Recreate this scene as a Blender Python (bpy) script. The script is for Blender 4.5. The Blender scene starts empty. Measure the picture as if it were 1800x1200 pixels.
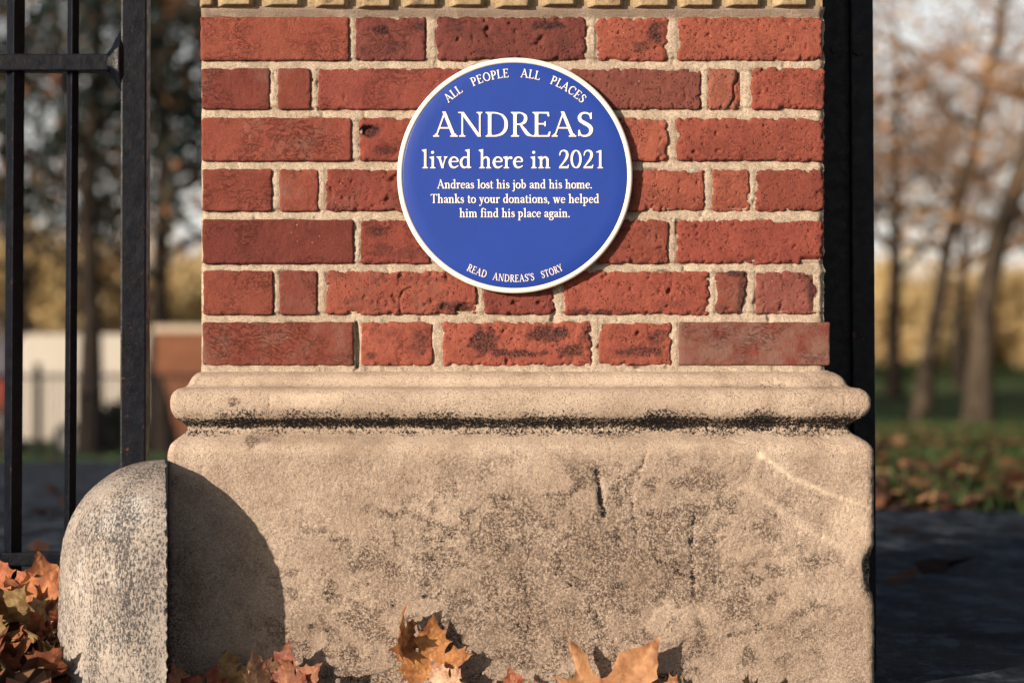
import bpy, math, random
import numpy as np
from mathutils import Vector, Matrix, Euler
from mathutils.geometry import tessellate_polygon, delaunay_2d_cdt

# ------------------------------------------------------------------ camera, sky, sun, exposure
S = bpy.context.scene
COL = S.collection
DC, HC, FPX = 3.6125, 0.52, 4250.0          # distance to the brick face, camera height, focal length in 1800-px units
cam = bpy.data.cameras.new("camera")
camo = bpy.data.objects.new("camera", cam)
COL.objects.link(camo)
camo.location = (0, -DC, HC)
camo.rotation_euler = (math.radians(90), 0, 0)
cam.sensor_width = 36.0
cam.lens = 85.0
cam.clip_start = 0.05
cam.clip_end = 3000
cam.dof.use_dof = True
cam.dof.focus_distance = DC - 0.02
cam.dof.aperture_fstop = 3.6
S.camera = camo

SUN_V = Vector((0.98, 1.0, -0.38)).normalized()     # the way the light travels
EL = math.asin(-SUN_V.z)
ROT = math.atan2(-SUN_V.x, -SUN_V.y)
world = bpy.data.worlds.new("World")
S.world = world
world.use_nodes = True
wn = world.node_tree
sky = wn.nodes.new("ShaderNodeTexSky")
sky.sky_type = 'NISHITA'
sky.sun_disc = False
sky.sun_elevation = EL
sky.sun_rotation = ROT
sky.altitude = 50
sky.air_density = 1.0
sky.dust_density = 2.5
sky.ozone_density = 1.0
wn.nodes["Background"].inputs[1].default_value = 0.05
wn.links.new(sky.outputs[0], wn.nodes["Background"].inputs[0])
# thin white autumn haze low in the sky, the same all round the horizon
tc = wn.nodes.new("ShaderNodeTexCoord"); sx_ = wn.nodes.new("ShaderNodeSeparateXYZ"); wn.links.new(tc.outputs["Generated"], sx_.inputs[0])
mr = wn.nodes.new("ShaderNodeMapRange"); mr.interpolation_type = 'SMOOTHSTEP'
mr.inputs[1].default_value = 0.13; mr.inputs[2].default_value = 0.22; mr.inputs[3].default_value = 0.54; mr.inputs[4].default_value = 0.0
wn.links.new(sx_.outputs[2], mr.inputs[0])
bg2 = wn.nodes.new("ShaderNodeBackground"); bg2.inputs[0].default_value = (1.0, .965, .95, 1); wn.links.new(mr.outputs[0], bg2.inputs[1])
ad = wn.nodes.new("ShaderNodeAddShader"); wn.links.new(wn.nodes["Background"].outputs[0], ad.inputs[0]); wn.links.new(bg2.outputs[0], ad.inputs[1])
wn.links.new(ad.outputs[0], wn.nodes["World Output"].inputs[0])
sun = bpy.data.lights.new("sun", 'SUN')
suno = bpy.data.objects.new("sun", sun)
COL.objects.link(suno)
sun.energy = 5.0
sun.angle = math.radians(0.55)
sun.color = (1.0, 0.84, 0.68)
suno.rotation_euler = SUN_V.to_track_quat('-Z', 'Y').to_euler()
S.view_settings.view_transform = 'Standard'
S.view_settings.look = 'None'
S.view_settings.exposure = 0.55
S.view_settings.gamma = 1.0
S.cycles.max_bounces = 6
S.cycles.use_denoising = True

R = random.Random(7)

# ------------------------------------------------------------------ helpers
def at(px, py, y=0.0):
    """where a measured image point lies at depth y"""
    k = (DC + y) / FPX
    return Vector(((px - 900) * k, y, (600 - py) * k + HC))

def tag(o, label=None, cat=None, group=None, kind=None):
    if label: o["label"] = label
    if cat: o["category"] = cat
    if group: o["group"] = group
    if kind: o["kind"] = kind
    return o

def empty(name, loc=(0, 0, 0), rz=0.0):
    o = bpy.data.objects.new(name, None)
    COL.objects.link(o)
    o.location = loc
    o.rotation_euler = (0, 0, rz)
    o.empty_display_size = 0.1
    return o

def link(name, me, mat=None, parent=None, loc=(0, 0, 0)):
    o = bpy.data.objects.new(name, me)
    COL.objects.link(o)
    if mat is not None and not me.materials:
        me.materials.append(mat)
    o.location = loc
    if parent is not None:
        o.parent = parent
    return o

def npmesh(name, V, F, smooth=True, cols=None):
    """V (n,3) array, F (m,3|4) int array (or list of such arrays)"""
    me = bpy.data.meshes.new(name)
    Fs = F if isinstance(F, list) else [F]
    Fs = [np.asarray(f, dtype=np.int32) for f in Fs if len(f)]
    tot = np.concatenate([np.full(len(f), f.shape[1], dtype=np.int32) for f in Fs])
    idx = np.concatenate([f.ravel() for f in Fs])
    start = np.concatenate([[0], np.cumsum(tot)[:-1]]).astype(np.int32)
    V = np.asarray(V, dtype=np.float32)
    me.vertices.add(len(V)); me.vertices.foreach_set("co", V.ravel())
    me.loops.add(len(idx)); me.loops.foreach_set("vertex_index", idx)
    me.polygons.add(len(tot)); me.polygons.foreach_set("loop_start", start)
    me.polygons.foreach_set("loop_total", tot)
    me.update(calc_edges=True)
    me.polygons.foreach_set("use_smooth", np.full(len(tot), smooth, dtype=bool))
    if cols is not None:
        a = me.color_attributes.new("mark", 'FLOAT_COLOR', 'POINT')
        c = np.ones((len(V), 4), dtype=np.float32); c[:, :cols.shape[1]] = cols
        a.data.foreach_set("color", c.ravel())
    me.validate()
    return me

class MB:
    """collects simple shapes into one mesh"""
    def __init__(s): s.v = []; s.f = []
    def box(s, lo, hi):
        b = len(s.v)
        x0, y0, z0 = lo; x1, y1, z1 = hi
        s.v += [(x0,y0,z0),(x1,y0,z0),(x1,y1,z0),(x0,y1,z0),(x0,y0,z1),(x1,y0,z1),(x1,y1,z1),(x0,y1,z1)]
        s.f += [tuple(b+i for i in q) for q in ((0,3,2,1),(4,5,6,7),(0,1,5,4),(1,2,6,5),(2,3,7,6),(3,0,4,7))]
        return s
    def tube(s, pts, rad, n=8, phase=0.0, caps=True):
        pts = [Vector(p) for p in pts]
        if not hasattr(rad, '__len__'): rad = [rad]*len(pts)
        b = len(s.v); ref = None
        for i, p in enumerate(pts):
            t = (pts[min(i+1, len(pts)-1)] - pts[max(i-1, 0)]).normalized()
            if ref is None:
                ref = Vector((0, 1, 0)) if abs(t.y) < .9 else Vector((1, 0, 0))
            u = (ref - t*ref.dot(t)).normalized(); w = t.cross(u); ref = u
            for k in range(n):
                a = phase + 2*math.pi*k/n
                s.v.append(tuple(p + (u*math.cos(a) + w*math.sin(a))*rad[i]))
        for i in range(len(pts)-1):
            for k in range(n):
                k2 = (k+1) % n
                s.f.append((b+i*n+k, b+i*n+k2, b+(i+1)*n+k2, b+(i+1)*n+k))
        if caps:
            s.f.append(tuple(b+k for k in reversed(range(n))))
            e = b+(len(pts)-1)*n
            s.f.append(tuple(e+k for k in range(n)))
        return s
    def prism(s, poly, axis, a, b_):
        """extrude a 2-D outline along 'x','y' or 'z' from a to b_"""
        b = len(s.v); n = len(poly)
        for d in (a, b_):
            for (u, w) in poly:
                s.v.append({'x': (d,u,w), 'y': (u,d,w), 'z': (u,w,d)}[axis])
        for k in range(n):
            k2 = (k+1) % n
            s.f.append((b+k, b+k2, b+n+k2, b+n+k))
        s.f.append(tuple(b+k for k in reversed(range(n)))); s.f.append(tuple(b+n+k for k in range(n)))
        return s
    def build(s, name, mat, parent=None, smooth=False, bevel=0, loc=(0,0,0), seg=2):
        me = bpy.data.meshes.new(name)
        me.from_pydata(s.v, [], s.f); me.update()
        import bmesh
        bm = bmesh.new(); bm.from_mesh(me)
        bmesh.ops.recalc_face_normals(bm, faces=bm.faces)
        if bevel:
            bmesh.ops.bevel(bm, geom=[e for e in bm.edges if e.is_manifold and e.calc_face_angle(0) > .5], offset=bevel, segments=seg, affect='EDGES', profile=.6)
        bm.to_mesh(me); bm.free()
        for p in me.polygons: p.use_smooth = smooth
        return link(name, me, mat, parent, loc)

# numpy gradient noise
_rs = np.random.RandomState(3)
_perm = _rs.permutation(512).astype(np.int64); _perm = np.concatenate([_perm]*3)
_g = _rs.normal(size=(512, 3)); _g /= np.linalg.norm(_g, axis=1)[:, None]
def noise3(P):
    P = np.asarray(P, dtype=np.float64)
    I = np.floor(P).astype(np.int64); Fr = P - I; I &= 511
    U = Fr*Fr*Fr*(Fr*(Fr*6-15)+10)
    out = 0
    for dx in (0, 1):
        wx = U[:, 0] if dx else 1-U[:, 0]
        for dy in (0, 1):
            wy = U[:, 1] if dy else 1-U[:, 1]
            for dz in (0, 1):
                wz = U[:, 2] if dz else 1-U[:, 2]
                h = _perm[_perm[_perm[(I[:, 0]+dx) & 511] + ((I[:, 1]+dy) & 511)] % 512 + ((I[:, 2]+dz) & 511)] % 512
                g = _g[h]
                out = out + wx*wy*wz*(g[:, 0]*(Fr[:, 0]-dx)+g[:, 1]*(Fr[:, 1]-dy)+g[:, 2]*(Fr[:, 2]-dz))
    return out*1.6
def fbm(P, octv=4, gain=.5, lac=2.03):
    a, s, n = 1.0, 0, 0; P = np.asarray(P, dtype=np.float64).copy()
    for _ in range(octv):
        s = s + a*noise3(P); n += a; a *= gain; P = P*lac + 17.3
    return s/n
def sstep(a, b, x):
    t = np.clip((x-a)/(b-a), 0, 1); return t*t*(3-2*t)
def seg_dist(X, Z, pts):
    d = np.full(X.shape, 1e9)
    for (x0, z0), (x1, z1) in zip(pts[:-1], pts[1:]):
        dx, dz = x1-x0, z1-z0; L = dx*dx+dz*dz+1e-12
        t = np.clip(((X-x0)*dx+(Z-z0)*dz)/L, 0, 1)
        d = np.minimum(d, np.hypot(X-x0-t*dx, Z-z0-t*dz))
    return d
def grid_faces(nr, nc, off=0, wrap=False):
    r = np.arange(nr-1)[:, None]; c = np.arange(nc if wrap else nc-1)[None, :]
    c2 = (c+1) % nc
    a = r*nc+c; b = r*nc+c2; d = (r+1)*nc+c; e = (r+1)*nc+c2
    return np.stack([a, b, e, d], -1).reshape(-1, 4)+off

# ------------------------------------------------------------------ materials
class NT:
    def __init__(s, name):
        s.m = bpy.data.materials.new(name); s.m.use_nodes = True
        s.t = s.m.node_tree; s.p = s.t.nodes["Principled BSDF"]; s.out = s.t.nodes["Material Output"]
    def n(s, typ, **kw):
        nd = s.t.nodes.new("ShaderNode"+typ)
        for k, v in kw.items():
            if k.startswith("i_"):
                key = k[2:]; key = int(key) if key.isdigit() else key.replace("_", " ")
                if hasattr(v, "outputs") or isinstance(v, bpy.types.NodeSocket): s.l(v, nd.inputs[key])
                else: nd.inputs[key].default_value = v
            else: setattr(nd, k, v)
        return nd
    def l(s, a, b):
        if hasattr(a, "outputs"): a = a.outputs[0]
        s.t.links.new(a, b)
    def math(s, op, a, b=None, c=None, clamp=False):
        nd = s.n("Math", operation=op, use_clamp=clamp)
        for i, v in enumerate((a, b, c)):
            if v is None: continue
            if isinstance(v, (int, float)): nd.inputs[i].default_value = v
            else: s.l(v, nd.inputs[i])
        return nd.outputs[0]
    def ramp(s, f, stops, interp='LINEAR'):
        nd = s.n("ValToRGB"); cr = nd.color_ramp; cr.interpolation = interp
        while len(cr.elements) < len(stops): cr.elements.new(.5)
        for e, (p, c) in zip(cr.elements, stops):
            e.position = p; e.color = (*c, 1) if len(c) == 3 else c
        s.l(f, nd.inputs[0]); return nd.outputs[0]
    def mix(s, f, a, b, blend='MIX'):
        nd = s.n("Mix", data_type='RGBA', blend_type=blend)
        for k, v in ((0, f), (6, a), (7, b)):
            if isinstance(v, (int, float)): nd.inputs[k].default_value = v
            elif isinstance(v, tuple): nd.inputs[k].default_value = (*v, 1) if len(v) == 3 else v
            else: s.l(v, nd.inputs[k])
        return nd.outputs[2]
    def noise(s, vec, scale, detail=4, rough=.55, dist=0.0):
        nd = s.n("TexNoise", i_Scale=scale, i_Detail=detail, i_Roughness=rough, i_Distortion=dist)
        if vec is not None: s.l(vec, nd.inputs["Vector"])
        return nd.outputs["Fac"]
    def vor(s, vec, scale, feature='F1', out="Distance"):
        nd = s.n("TexVoronoi", feature=feature, i_Scale=scale)
        if vec is not None: s.l(vec, nd.inputs["Vector"])
        return nd.outputs[out]
    def mapr(s, v, a, b, c=0.0, d=1.0):
        nd = s.n("MapRange", i_1=a, i_2=b, i_3=c, i_4=d); s.l(v, nd.inputs[0]); return nd.outputs[0]
    def bump(s, h, dist, strength=1.0, prev=None):
        nd = s.n("Bump", i_Strength=strength, i_Distance=dist); s.l(h, nd.inputs["Height"])
        if prev is not None: s.l(prev, nd.inputs["Normal"])
        return nd.outputs[0]
    def pos(s, sc=(1, 1, 1), rnd=False):
        g = s.n("NewGeometry").outputs["Position"]
        if rnd:
            oi = s.n("ObjectInfo")
            mu = s.math('MULTIPLY', oi.outputs["Random"], 37.0)
            g = s.n("VectorMath", operation='ADD', i_0=g, i_1=mu).outputs[0]
        if sc != (1, 1, 1):
            g = s.n("VectorMath", operation='MULTIPLY', i_0=g, i_1=sc).outputs[0]
        return g
    def set(s, **kw):
        for k, v in kw.items():
            k = k.replace("_", " ")
            if isinstance(v, (int, float, tuple)): s.p.inputs[k].default_value = (*v, 1) if isinstance(v, tuple) and len(v) == 3 and "Color" in k or k == "Sheen Tint" and len(v) == 3 else v
            else: s.l(v, s.p.inputs[k])
        return s.m

def mark(n):
    a = n.n("Attribute", attribute_name="mark")
    sp = n.n("SeparateColor"); n.l(a.outputs["Color"], sp.inputs[0])
    return sp.outputs[0], sp.outputs[1], sp.outputs[2]

def mat_brick():
    n = NT("brick"); P = n.pos(rnd=True)
    oi = n.n("ObjectInfo"); r, g, b = mark(n)
    big = n.noise(P, 22, 5, .6); fine = n.noise(P, 620, 3, .8); mid = n.noise(P, 95, 6, .75)
    c = n.mix(n.mapr(big, .3, .7), n.mix(1.0, oi.outputs["Color"], (.80, .74, .74), 'MULTIPLY'), n.mix(1.0, oi.outputs["Color"], (1.12, 1.12, 1.08), 'MULTIPLY'))
    c = n.mix(n.mapr(mid, .52, .75, 0, .5), c, n.mix(1.0, oi.outputs["Color"], (1.25, 1.5, 1.5), 'MULTIPLY'))
    c = n.mix(n.mapr(fine, .35, .62, .55, 0), c, n.mix(1.0, oi.outputs["Color"], (.42, .38, .42), 'MULTIPLY'))
    # greyed weathered film
    film = n.math('MULTIPLY', g, n.mapr(n.noise(P, 40, 5, .6), .35, .6), clamp=True)
    c = n.mix(film, c, (.21, .125, .10))
    # soot and burnt patches
    s = n.math('MULTIPLY', n.mapr(r, .25, .75), n.mapr(n.noise(P, 330, 4, .7), .36, .58, .25, 1), clamp=True)
    c = n.mix(s, c, (.020, .016, .018))
    # pits and grit of the old bricks
    pv = n.vor(P, 210); pm = n.math('MULTIPLY', n.mapr(pv, .16, .30, 1, 0), n.math('MULTIPLY', b, n.mapr(n.noise(P, 70, 4, .6), .46, .56), clamp=True), clamp=True)
    c = n.mix(n.math('MULTIPLY', pm, .8), c, (.035, .018, .016))
    # pale specks
    v = n.vor(P, 75)
    sp = n.math('MULTIPLY', n.mapr(v, .045, .065, 1, 0), n.mapr(n.noise(P, 9, 2), .55, .6), clamp=True)
    c = n.mix(n.math('MULTIPLY', sp, .8), c, (.6, .52, .45))
    h = n.math('SUBTRACT', n.math('ADD', n.math('MULTIPLY', fine, .6), n.noise(P, 150, 6, .78)), n.math('MULTIPLY', pm, .6))
    # pressed and dragged clay creases, strongest on the smooth bricks
    wr = n.math('ABSOLUTE', n.math('SUBTRACT', n.noise(n.n("VectorMath", operation='MULTIPLY', i_0=P, i_1=(1, 1, 1.7)).outputs[0], 42, 5, .7, 1.6), .5))
    wr = n.math('MULTIPLY', n.mapr(wr, 0, .022, 1, 0), n.math('MULTIPLY', n.mapr(n.noise(P, 17, 3, .5), .46, .62), n.mapr(b, .2, 1, 1, .35)), clamp=True)
    c = n.mix(n.math('MULTIPLY', wr, .5), c, (.07, .022, .018))
    h = n.math('SUBTRACT', h, n.math('MULTIPLY', wr, .55))
    nb = n.bump(h, .0026, 1.0)
    return n.set(Base_Color=c, Roughness=.92, Normal=nb, Specular_IOR_Level=.2)

def mat_yellow():
    n = NT("buff_brick"); P = n.pos(rnd=True)
    c = n.ramp(n.noise(P, 60, 5, .65), [(.3, (.22, .155, .09)), (.55, (.35, .265, .16)), (.75, (.47, .37, .235))])
    c = n.mix(n.mapr(n.noise(P, 320, 3, .7), .35, .55, .5, 0), c, (.12, .08, .045))
    c = n.mix(n.mapr(n.noise(P, 35, 4, .6), .58, .7, 0, .8), c, (.06, .05, .045))
    return n.set(Base_Color=c, Roughness=.95, Normal=n.bump(n.noise(P, 240, 4, .7), .0015), Specular_IOR_Level=.15)

def mat_mortar():
    n = NT("lime_mortar"); P = n.pos(); r, g, b = mark(n)
    c = n.ramp(n.noise(P, 50, 6, .65), [(.25, (.31, .245, .185)), (.5, (.46, .375, .295)), (.75, (.58, .49, .39))])
    c = n.mix(n.mapr(n.noise(P, 520, 3, .75), .38, .53, .75, 0), c, (.16, .115, .08))
    c = n.mix(n.math('MULTIPLY', n.mapr(n.noise(P, 30, 5, .7), .54, .68), .55), c, (.20, .15, .11))
    c = n.mix(n.mapr(r, .2, .8, 0, .9), c, (.07, .055, .045))
    c = n.mix(g, c, (.22, .165, .13))
    return n.set(Base_Color=c, Roughness=.97, Normal=n.bump(n.noise(P, 300, 5, .75), .002), Specular_IOR_Level=.1)

def mat_stone():
    n = NT("limestone"); P = n.pos(); r, g, b = mark(n)
    c = n.ramp(n.noise(P, 14, 6, .62), [(.28, (.38, .29, .22)), (.5, (.54, .425, .335)), (.72, (.65, .53, .425))])
    spk = n.noise(P, 470, 4, .85)
    c = n.mix(n.mapr(spk, .40, .49, .66, 0), c, (.15, .105, .080))
    pt = n.vor(P, 300); pmk = n.math('MULTIPLY', n.mapr(pt, .14, .26, 1, 0), n.mapr(n.noise(P, 60, 5, .7), .47, .58), clamp=True)
    c = n.mix(n.math('MULTIPLY', pmk, .85), c, (.06, .042, .034))
    c = n.mix(n.mapr(n.noise(P, 150, 3, .6), .62, .72, 0, .55), c, (.66, .55, .44))
    # brown weathering and painted corner shade (g), pale rubbed areas (b), black crust (r)
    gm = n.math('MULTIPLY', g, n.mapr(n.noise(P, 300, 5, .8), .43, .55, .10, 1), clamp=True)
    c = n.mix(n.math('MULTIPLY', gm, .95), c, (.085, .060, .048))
    c = n.mix(n.math('MULTIPLY', b, .48), c, n.mix(n.mapr(spk, .38, .5, .5, 0), (.66, .54, .42), (.36, .27, .20)))
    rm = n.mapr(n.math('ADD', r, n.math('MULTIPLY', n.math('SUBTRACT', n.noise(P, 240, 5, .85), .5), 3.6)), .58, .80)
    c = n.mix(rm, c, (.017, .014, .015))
    h = n.math('SUBTRACT', n.math('ADD', n.noise(P, 170, 6, .8), n.math('MULTIPLY', spk, .6)), n.math('MULTIPLY', pmk, .35))
    hs = n.mapr(b, 0, 1, .85, .3)
    bn = n.n("Bump", i_Distance=.0042); n.l(h, bn.inputs["Height"]); n.l(hs, bn.inputs["Strength"])
    return n.set(Base_Color=c, Roughness=.96, Normal=bn.outputs[0], Specular_IOR_Level=.12)

def mat_granite():
    n = NT("granite"); P = n.pos(); Ps = n.pos((1, 1, .45))
    r, g, b = mark(n)
    c = n.ramp(n.noise(P, 16, 4, .6), [(.3, (.33, .285, .25)), (.7, (.54, .48, .425))])
    c = n.mix(n.math('MULTIPLY', b, n.mapr(n.noise(P, 120, 4, .7), .35, .6), clamp=True), c, (.62, .60, .58))
    d = n.noise(Ps, 330, 5, .85)
    lim = n.mapr(n.noise(Ps, 14, 4, .6), .35, .68, -.01, .10)
    dk = n.mapr(n.math('SUBTRACT', d, lim), .40, .48, 1, 0)
    c = n.mix(n.math('MULTIPLY', dk, .92), c, (.035, .036, .042))
    c = n.mix(n.mapr(n.noise(P, 330, 2, .6), .62, .70, 0, .8), c, (.66, .56, .48))
    h = n.math('ADD', d, n.math('MULTIPLY', n.noise(P, 500, 3, .7), .5))
    return n.set(Base_Color=c, Roughness=.8, Normal=n.bump(h, .0032, .9), Specular_IOR_Level=.3)

def mat_iron():
    n = NT("black_painted_iron"); P = n.pos()
    c = n.ramp(n.noise(P, 40, 5, .6), [(.35, (.0022, .0030, .0062)), (.7, (.0050, .0068, .0120))])
    rust = n.mapr(n.noise(P, 48, 6, .75), .64, .73)
    c = n.mix(n.math('MULTIPLY', rust, .8), c, (.14, .052, .026))
    h = n.math('ADD', n.noise(P, 60, 5, .6), n.math('MULTIPLY', n.noise(P, 330, 4, .6), .35))
    return n.set(Base_Color=c, Roughness=n.mapr(n.noise(P, 70, 4), .3, .7, .26, .48), Normal=n.bump(h, .0014, .7), Specular_IOR_Level=.14)

def mat_simple(name, col, rough=.6, spec=.4, var=.15, scale=30, bump=0.0, bscale=200, metal=0.0, emit=None):
    n = NT(name); P = n.pos()
    lo = tuple(v*(1-var) for v in col); hi = tuple(min(1, v*(1+var)) for v in col)
    c = n.mix(n.mapr(n.noise(P, scale, 5, .6), .3, .7), lo, hi)
    kw = dict(Base_Color=c, Roughness=rough, Specular_IOR_Level=spec, Metallic=metal)
    if bump: kw["Normal"] = n.bump(n.noise(P, bscale, 4, .65), bump)
    return n.set(**kw)

def mat_leaf(name, stops, trans=.35, rough=.7):
    """foliage on trees: colour picked per leaf from the mark attribute"""
    n = NT(name); r, g, b = mark(n)
    c = n.ramp(r, stops)
    n.set(Base_Color=c, Roughness=rough, Specular_IOR_Level=.2)
    tr = n.n("BsdfTranslucent"); n.l(c, tr.inputs[0])
    mx = n.n("MixShader", i_0=trans); n.l(n.p, mx.inputs[1]); n.l(tr, mx.inputs[2])
    n.l(mx, n.out.inputs[0])
    return n.m

def mat_dry_leaf():
    """fallen plane leaves; tint from the object colour, veins from the leaf outline's own coordinates (mark.r = vein, g = edge)"""
    n = NT("dry_leaf"); P = n.n("TexCoord").outputs["Object"]; r, g, b = mark(n)
    oi = n.n("ObjectInfo")
    off = n.n("VectorMath", operation='ADD', i_0=P, i_1=n.math('MULTIPLY', oi.outputs["Random"], 31.0)).outputs[0]
    base = oi.outputs["Color"]
    c = n.mix(n.mapr(n.noise(off, 26, 5, .65), .35, .65), n.mix(1.0, base, (.50, .36, .30), 'MULTIPLY'), n.mix(1.0, base, (1.3, 1.35, 1.3), 'MULTIPLY'))
    c = n.mix(n.mapr(n.noise(off, 110, 4, .7), .30, .46, .6, 0), c, n.mix(1.0, base, (.35, .22, .2), 'MULTIPLY'))
    c = n.mix(n.math('MULTIPLY', g, n.mapr(n.noise(off, 60, 4), .35, .6)), c, n.mix(1.0, base, (.30, .20, .18), 'MULTIPLY'))
    c = n.mix(n.math('MULTIPLY', r, .75), c, n.mix(1.0, base, (1.45, 1.6, 1.7), 'MULTIPLY'))
    h = n.math('ADD', n.math('MULTIPLY', r, 1.2), n.noise(off, 130, 4, .6))
    nb = n.bump(h, .0012, .9)
    n.set(Base_Color=c, Roughness=.62, Specular_IOR_Level=.3, Normal=nb)
    tr = n.n("BsdfTranslucent"); n.l(c, tr.inputs[0])
    mx = n.n("MixShader", i_0=.22); n.l(n.p, mx.inputs[1]); n.l(tr, mx.inputs[2]); n.l(mx, n.out.inputs[0])
    return n.m

def mat_ground():
    n = NT("lawn"); P = n.pos()
    c = n.ramp(n.noise(P, 1.1, 7, .7), [(.3, (.040, .066, .028)), (.5, (.075, .110, .042)), (.7, (.125, .150, .062))])
    c = n.mix(n.mapr(n.noise(P, .35, 5, .65), .54, .66, 0, .8), c, (.06, .034, .020))
    return n.set(Base_Color=c, Roughness=1.0, Specular_IOR_Level=.05, Normal=n.bump(n.noise(P, 22, 5, .7), .03))

def mat_asphalt():
    n = NT("asphalt"); P = n.pos()
    c = n.ramp(n.noise(n.pos((3.2, 1.5, 1)), 3.0, 7, .78), [(.40, (.005, .007, .012)), (.50, (.018, .025, .038)), (.60, (.085, .105, .135))])
    c = n.mix(n.mapr(n.noise(P, 180, 3, .7), .58, .72, 0, .7), c, (.11, .11, .115))
    ro = n.mapr(n.noise(P, 2.4, 5, .6), .4, .65, .7, .95)
    return n.set(Base_Color=c, Roughness=ro, Specular_IOR_Level=.10, Normal=n.bump(n.noise(P, 90, 5, .7), .008))

def mat_bark(name, a, b):
    n = NT(name); P = n.pos((1, 1, .4))
    c = n.mix(n.mapr(n.noise(P, 4.5, 6, .7), .35, .65), a, b)
    return n.set(Base_Color=c, Roughness=.95, Specular_IOR_Level=.1, Normal=n.bump(n.noise(P, 20, 5, .7), .03))

M = dict(brick=mat_brick(), yellow=mat_yellow(), mortar=mat_mortar(), stone=mat_stone(), granite=mat_granite(),
         iron=mat_iron(), leaf=mat_dry_leaf(), ground=mat_ground(), asphalt=mat_asphalt(),
         blue=mat_simple("blue_enamel", (.012, .043, .275), .36, .35, .05, 12, .0002, 160),
         white=mat_simple("cream_enamel", (.80, .74, .66), .42, .4, .03, 60),
         bark=mat_bark("dark_bark", (.016, .013, .012), (.045, .035, .027)), twig=mat_bark("brown_twigs", (.12, .075, .048), (.27, .17, .105)),
         plane=mat_bark("plane_bark", (.026, .020, .017), (.10, .078, .056)),
         van=mat_simple("white_vehicle_paint", (.42, .39, .35), .5, .4, .04, 2),
         red=mat_simple("red_vehicle_paint", (.30, .035, .02), .35, .5, .05, 2),
         rubber=mat_simple("black_rubber", (.02, .02, .022), .8, .2),
         glass=mat_simple("dark_glass", (.03, .035, .04), .08, .6, .05, 1),
         farbrick=mat_simple("brown_brickwork", (.17, .075, .045), .95, .1, .2, 6),
         coping=mat_simple("pale_coping", (.45, .38, .30), .95, .1, .1, 5),
         screw=mat_simple("screw_metal", (.25, .25, .25), .4, .5, metal=.8))

# ------------------------------------------------------------------ terrain
def gh(x, y):
    """ground height: level by the pier, then falling gently, more so on the left"""
    D = y + DC
    t = np.clip((D-8)/37.0, 0, 1); t = t*t*(3-2*t)*.35 + t*.65
    side = sstep(-5.0, 5.0, x)
    drop = 1.60*(1-side) + 1.02*side
    return -drop*t
def ghf(x, y): return float(gh(np.array([float(x)]), np.array([float(y)]))[0])
def sheet(xs, ys, dz, amp=0.0, sc=1.0):
    X, Y = np.meshgrid(xs, ys)
    X, Y = X.ravel(), Y.ravel()
    Z = gh(X, Y)+dz
    if amp: Z = Z+amp*fbm(np.stack([X*sc, Y*sc, X*0], 1), 4)
    return np.stack([X, Y, Z], 1), grid_faces(len(ys), len(xs))
def spaced(a, b, n, p=2.2):
    t = np.linspace(0, 1, n); return a+(b-a)*t**p
ysG = np.concatenate([np.linspace(-8, 42, 150), spaced(42.5, 900, 60)])
xsG = np.concatenate([-spaced(26, 500, 25)[::-1], np.linspace(-25, 25, 120), spaced(26, 500, 25)])
V, F = sheet(xsG, ysG, -.012)
tag(link("ground", npmesh("ground", V, F), M["ground"]), kind="structure")
# asphalt path through the gateway, its far edge slanting away to the left
def path_edge(x): return 3.9 if x > 0 else 3.9 + min(16.0, -x*4.0)
xs = np.linspace(-9, 9, 90); vs = np.linspace(0, 1, 90)
Xp = np.repeat(xs[None], 90, 0); ed = np.array([path_edge(x) for x in xs]) + .35*np.sin(xs*2.3+.6)+.22*np.sin(xs*5.7)+.12*np.sin(xs*13.1)
Yp = -7.0 + vs[:, None]*(ed[None]+7.0)
X, Y = Xp.ravel(), Yp.ravel()
Z = gh(X, Y) + .004 + .010*fbm(np.stack([X*3, Y*3, X*0], 1), 3)*np.repeat(sstep(1, .9, vs), 90)
tag(link("path", npmesh("path", np.stack([X, Y, Z], 1), grid_faces(90, 90)), M["asphalt"]), kind="structure")

# ------------------------------------------------------------------ the gate pier
pier = tag(empty("gate_pier", (0, .4, 0)), "red brick gate pier on a pale moulded stone base, carrying the round blue plaque", "pier")
PO = Vector((0, -.4, 0))          # children are given in scene coordinates
def part(o):
    o.parent = pier; o.matrix_parent_inverse = Matrix.Translation((0, -.4, 0)); return o

YF = -.052                        # front face of the stone base
kf = (DC+YF)/FPX
XL, XR = (293-900)*kf, (1538-900)*kf
ZB = -.03
PIER_D = .93

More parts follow.
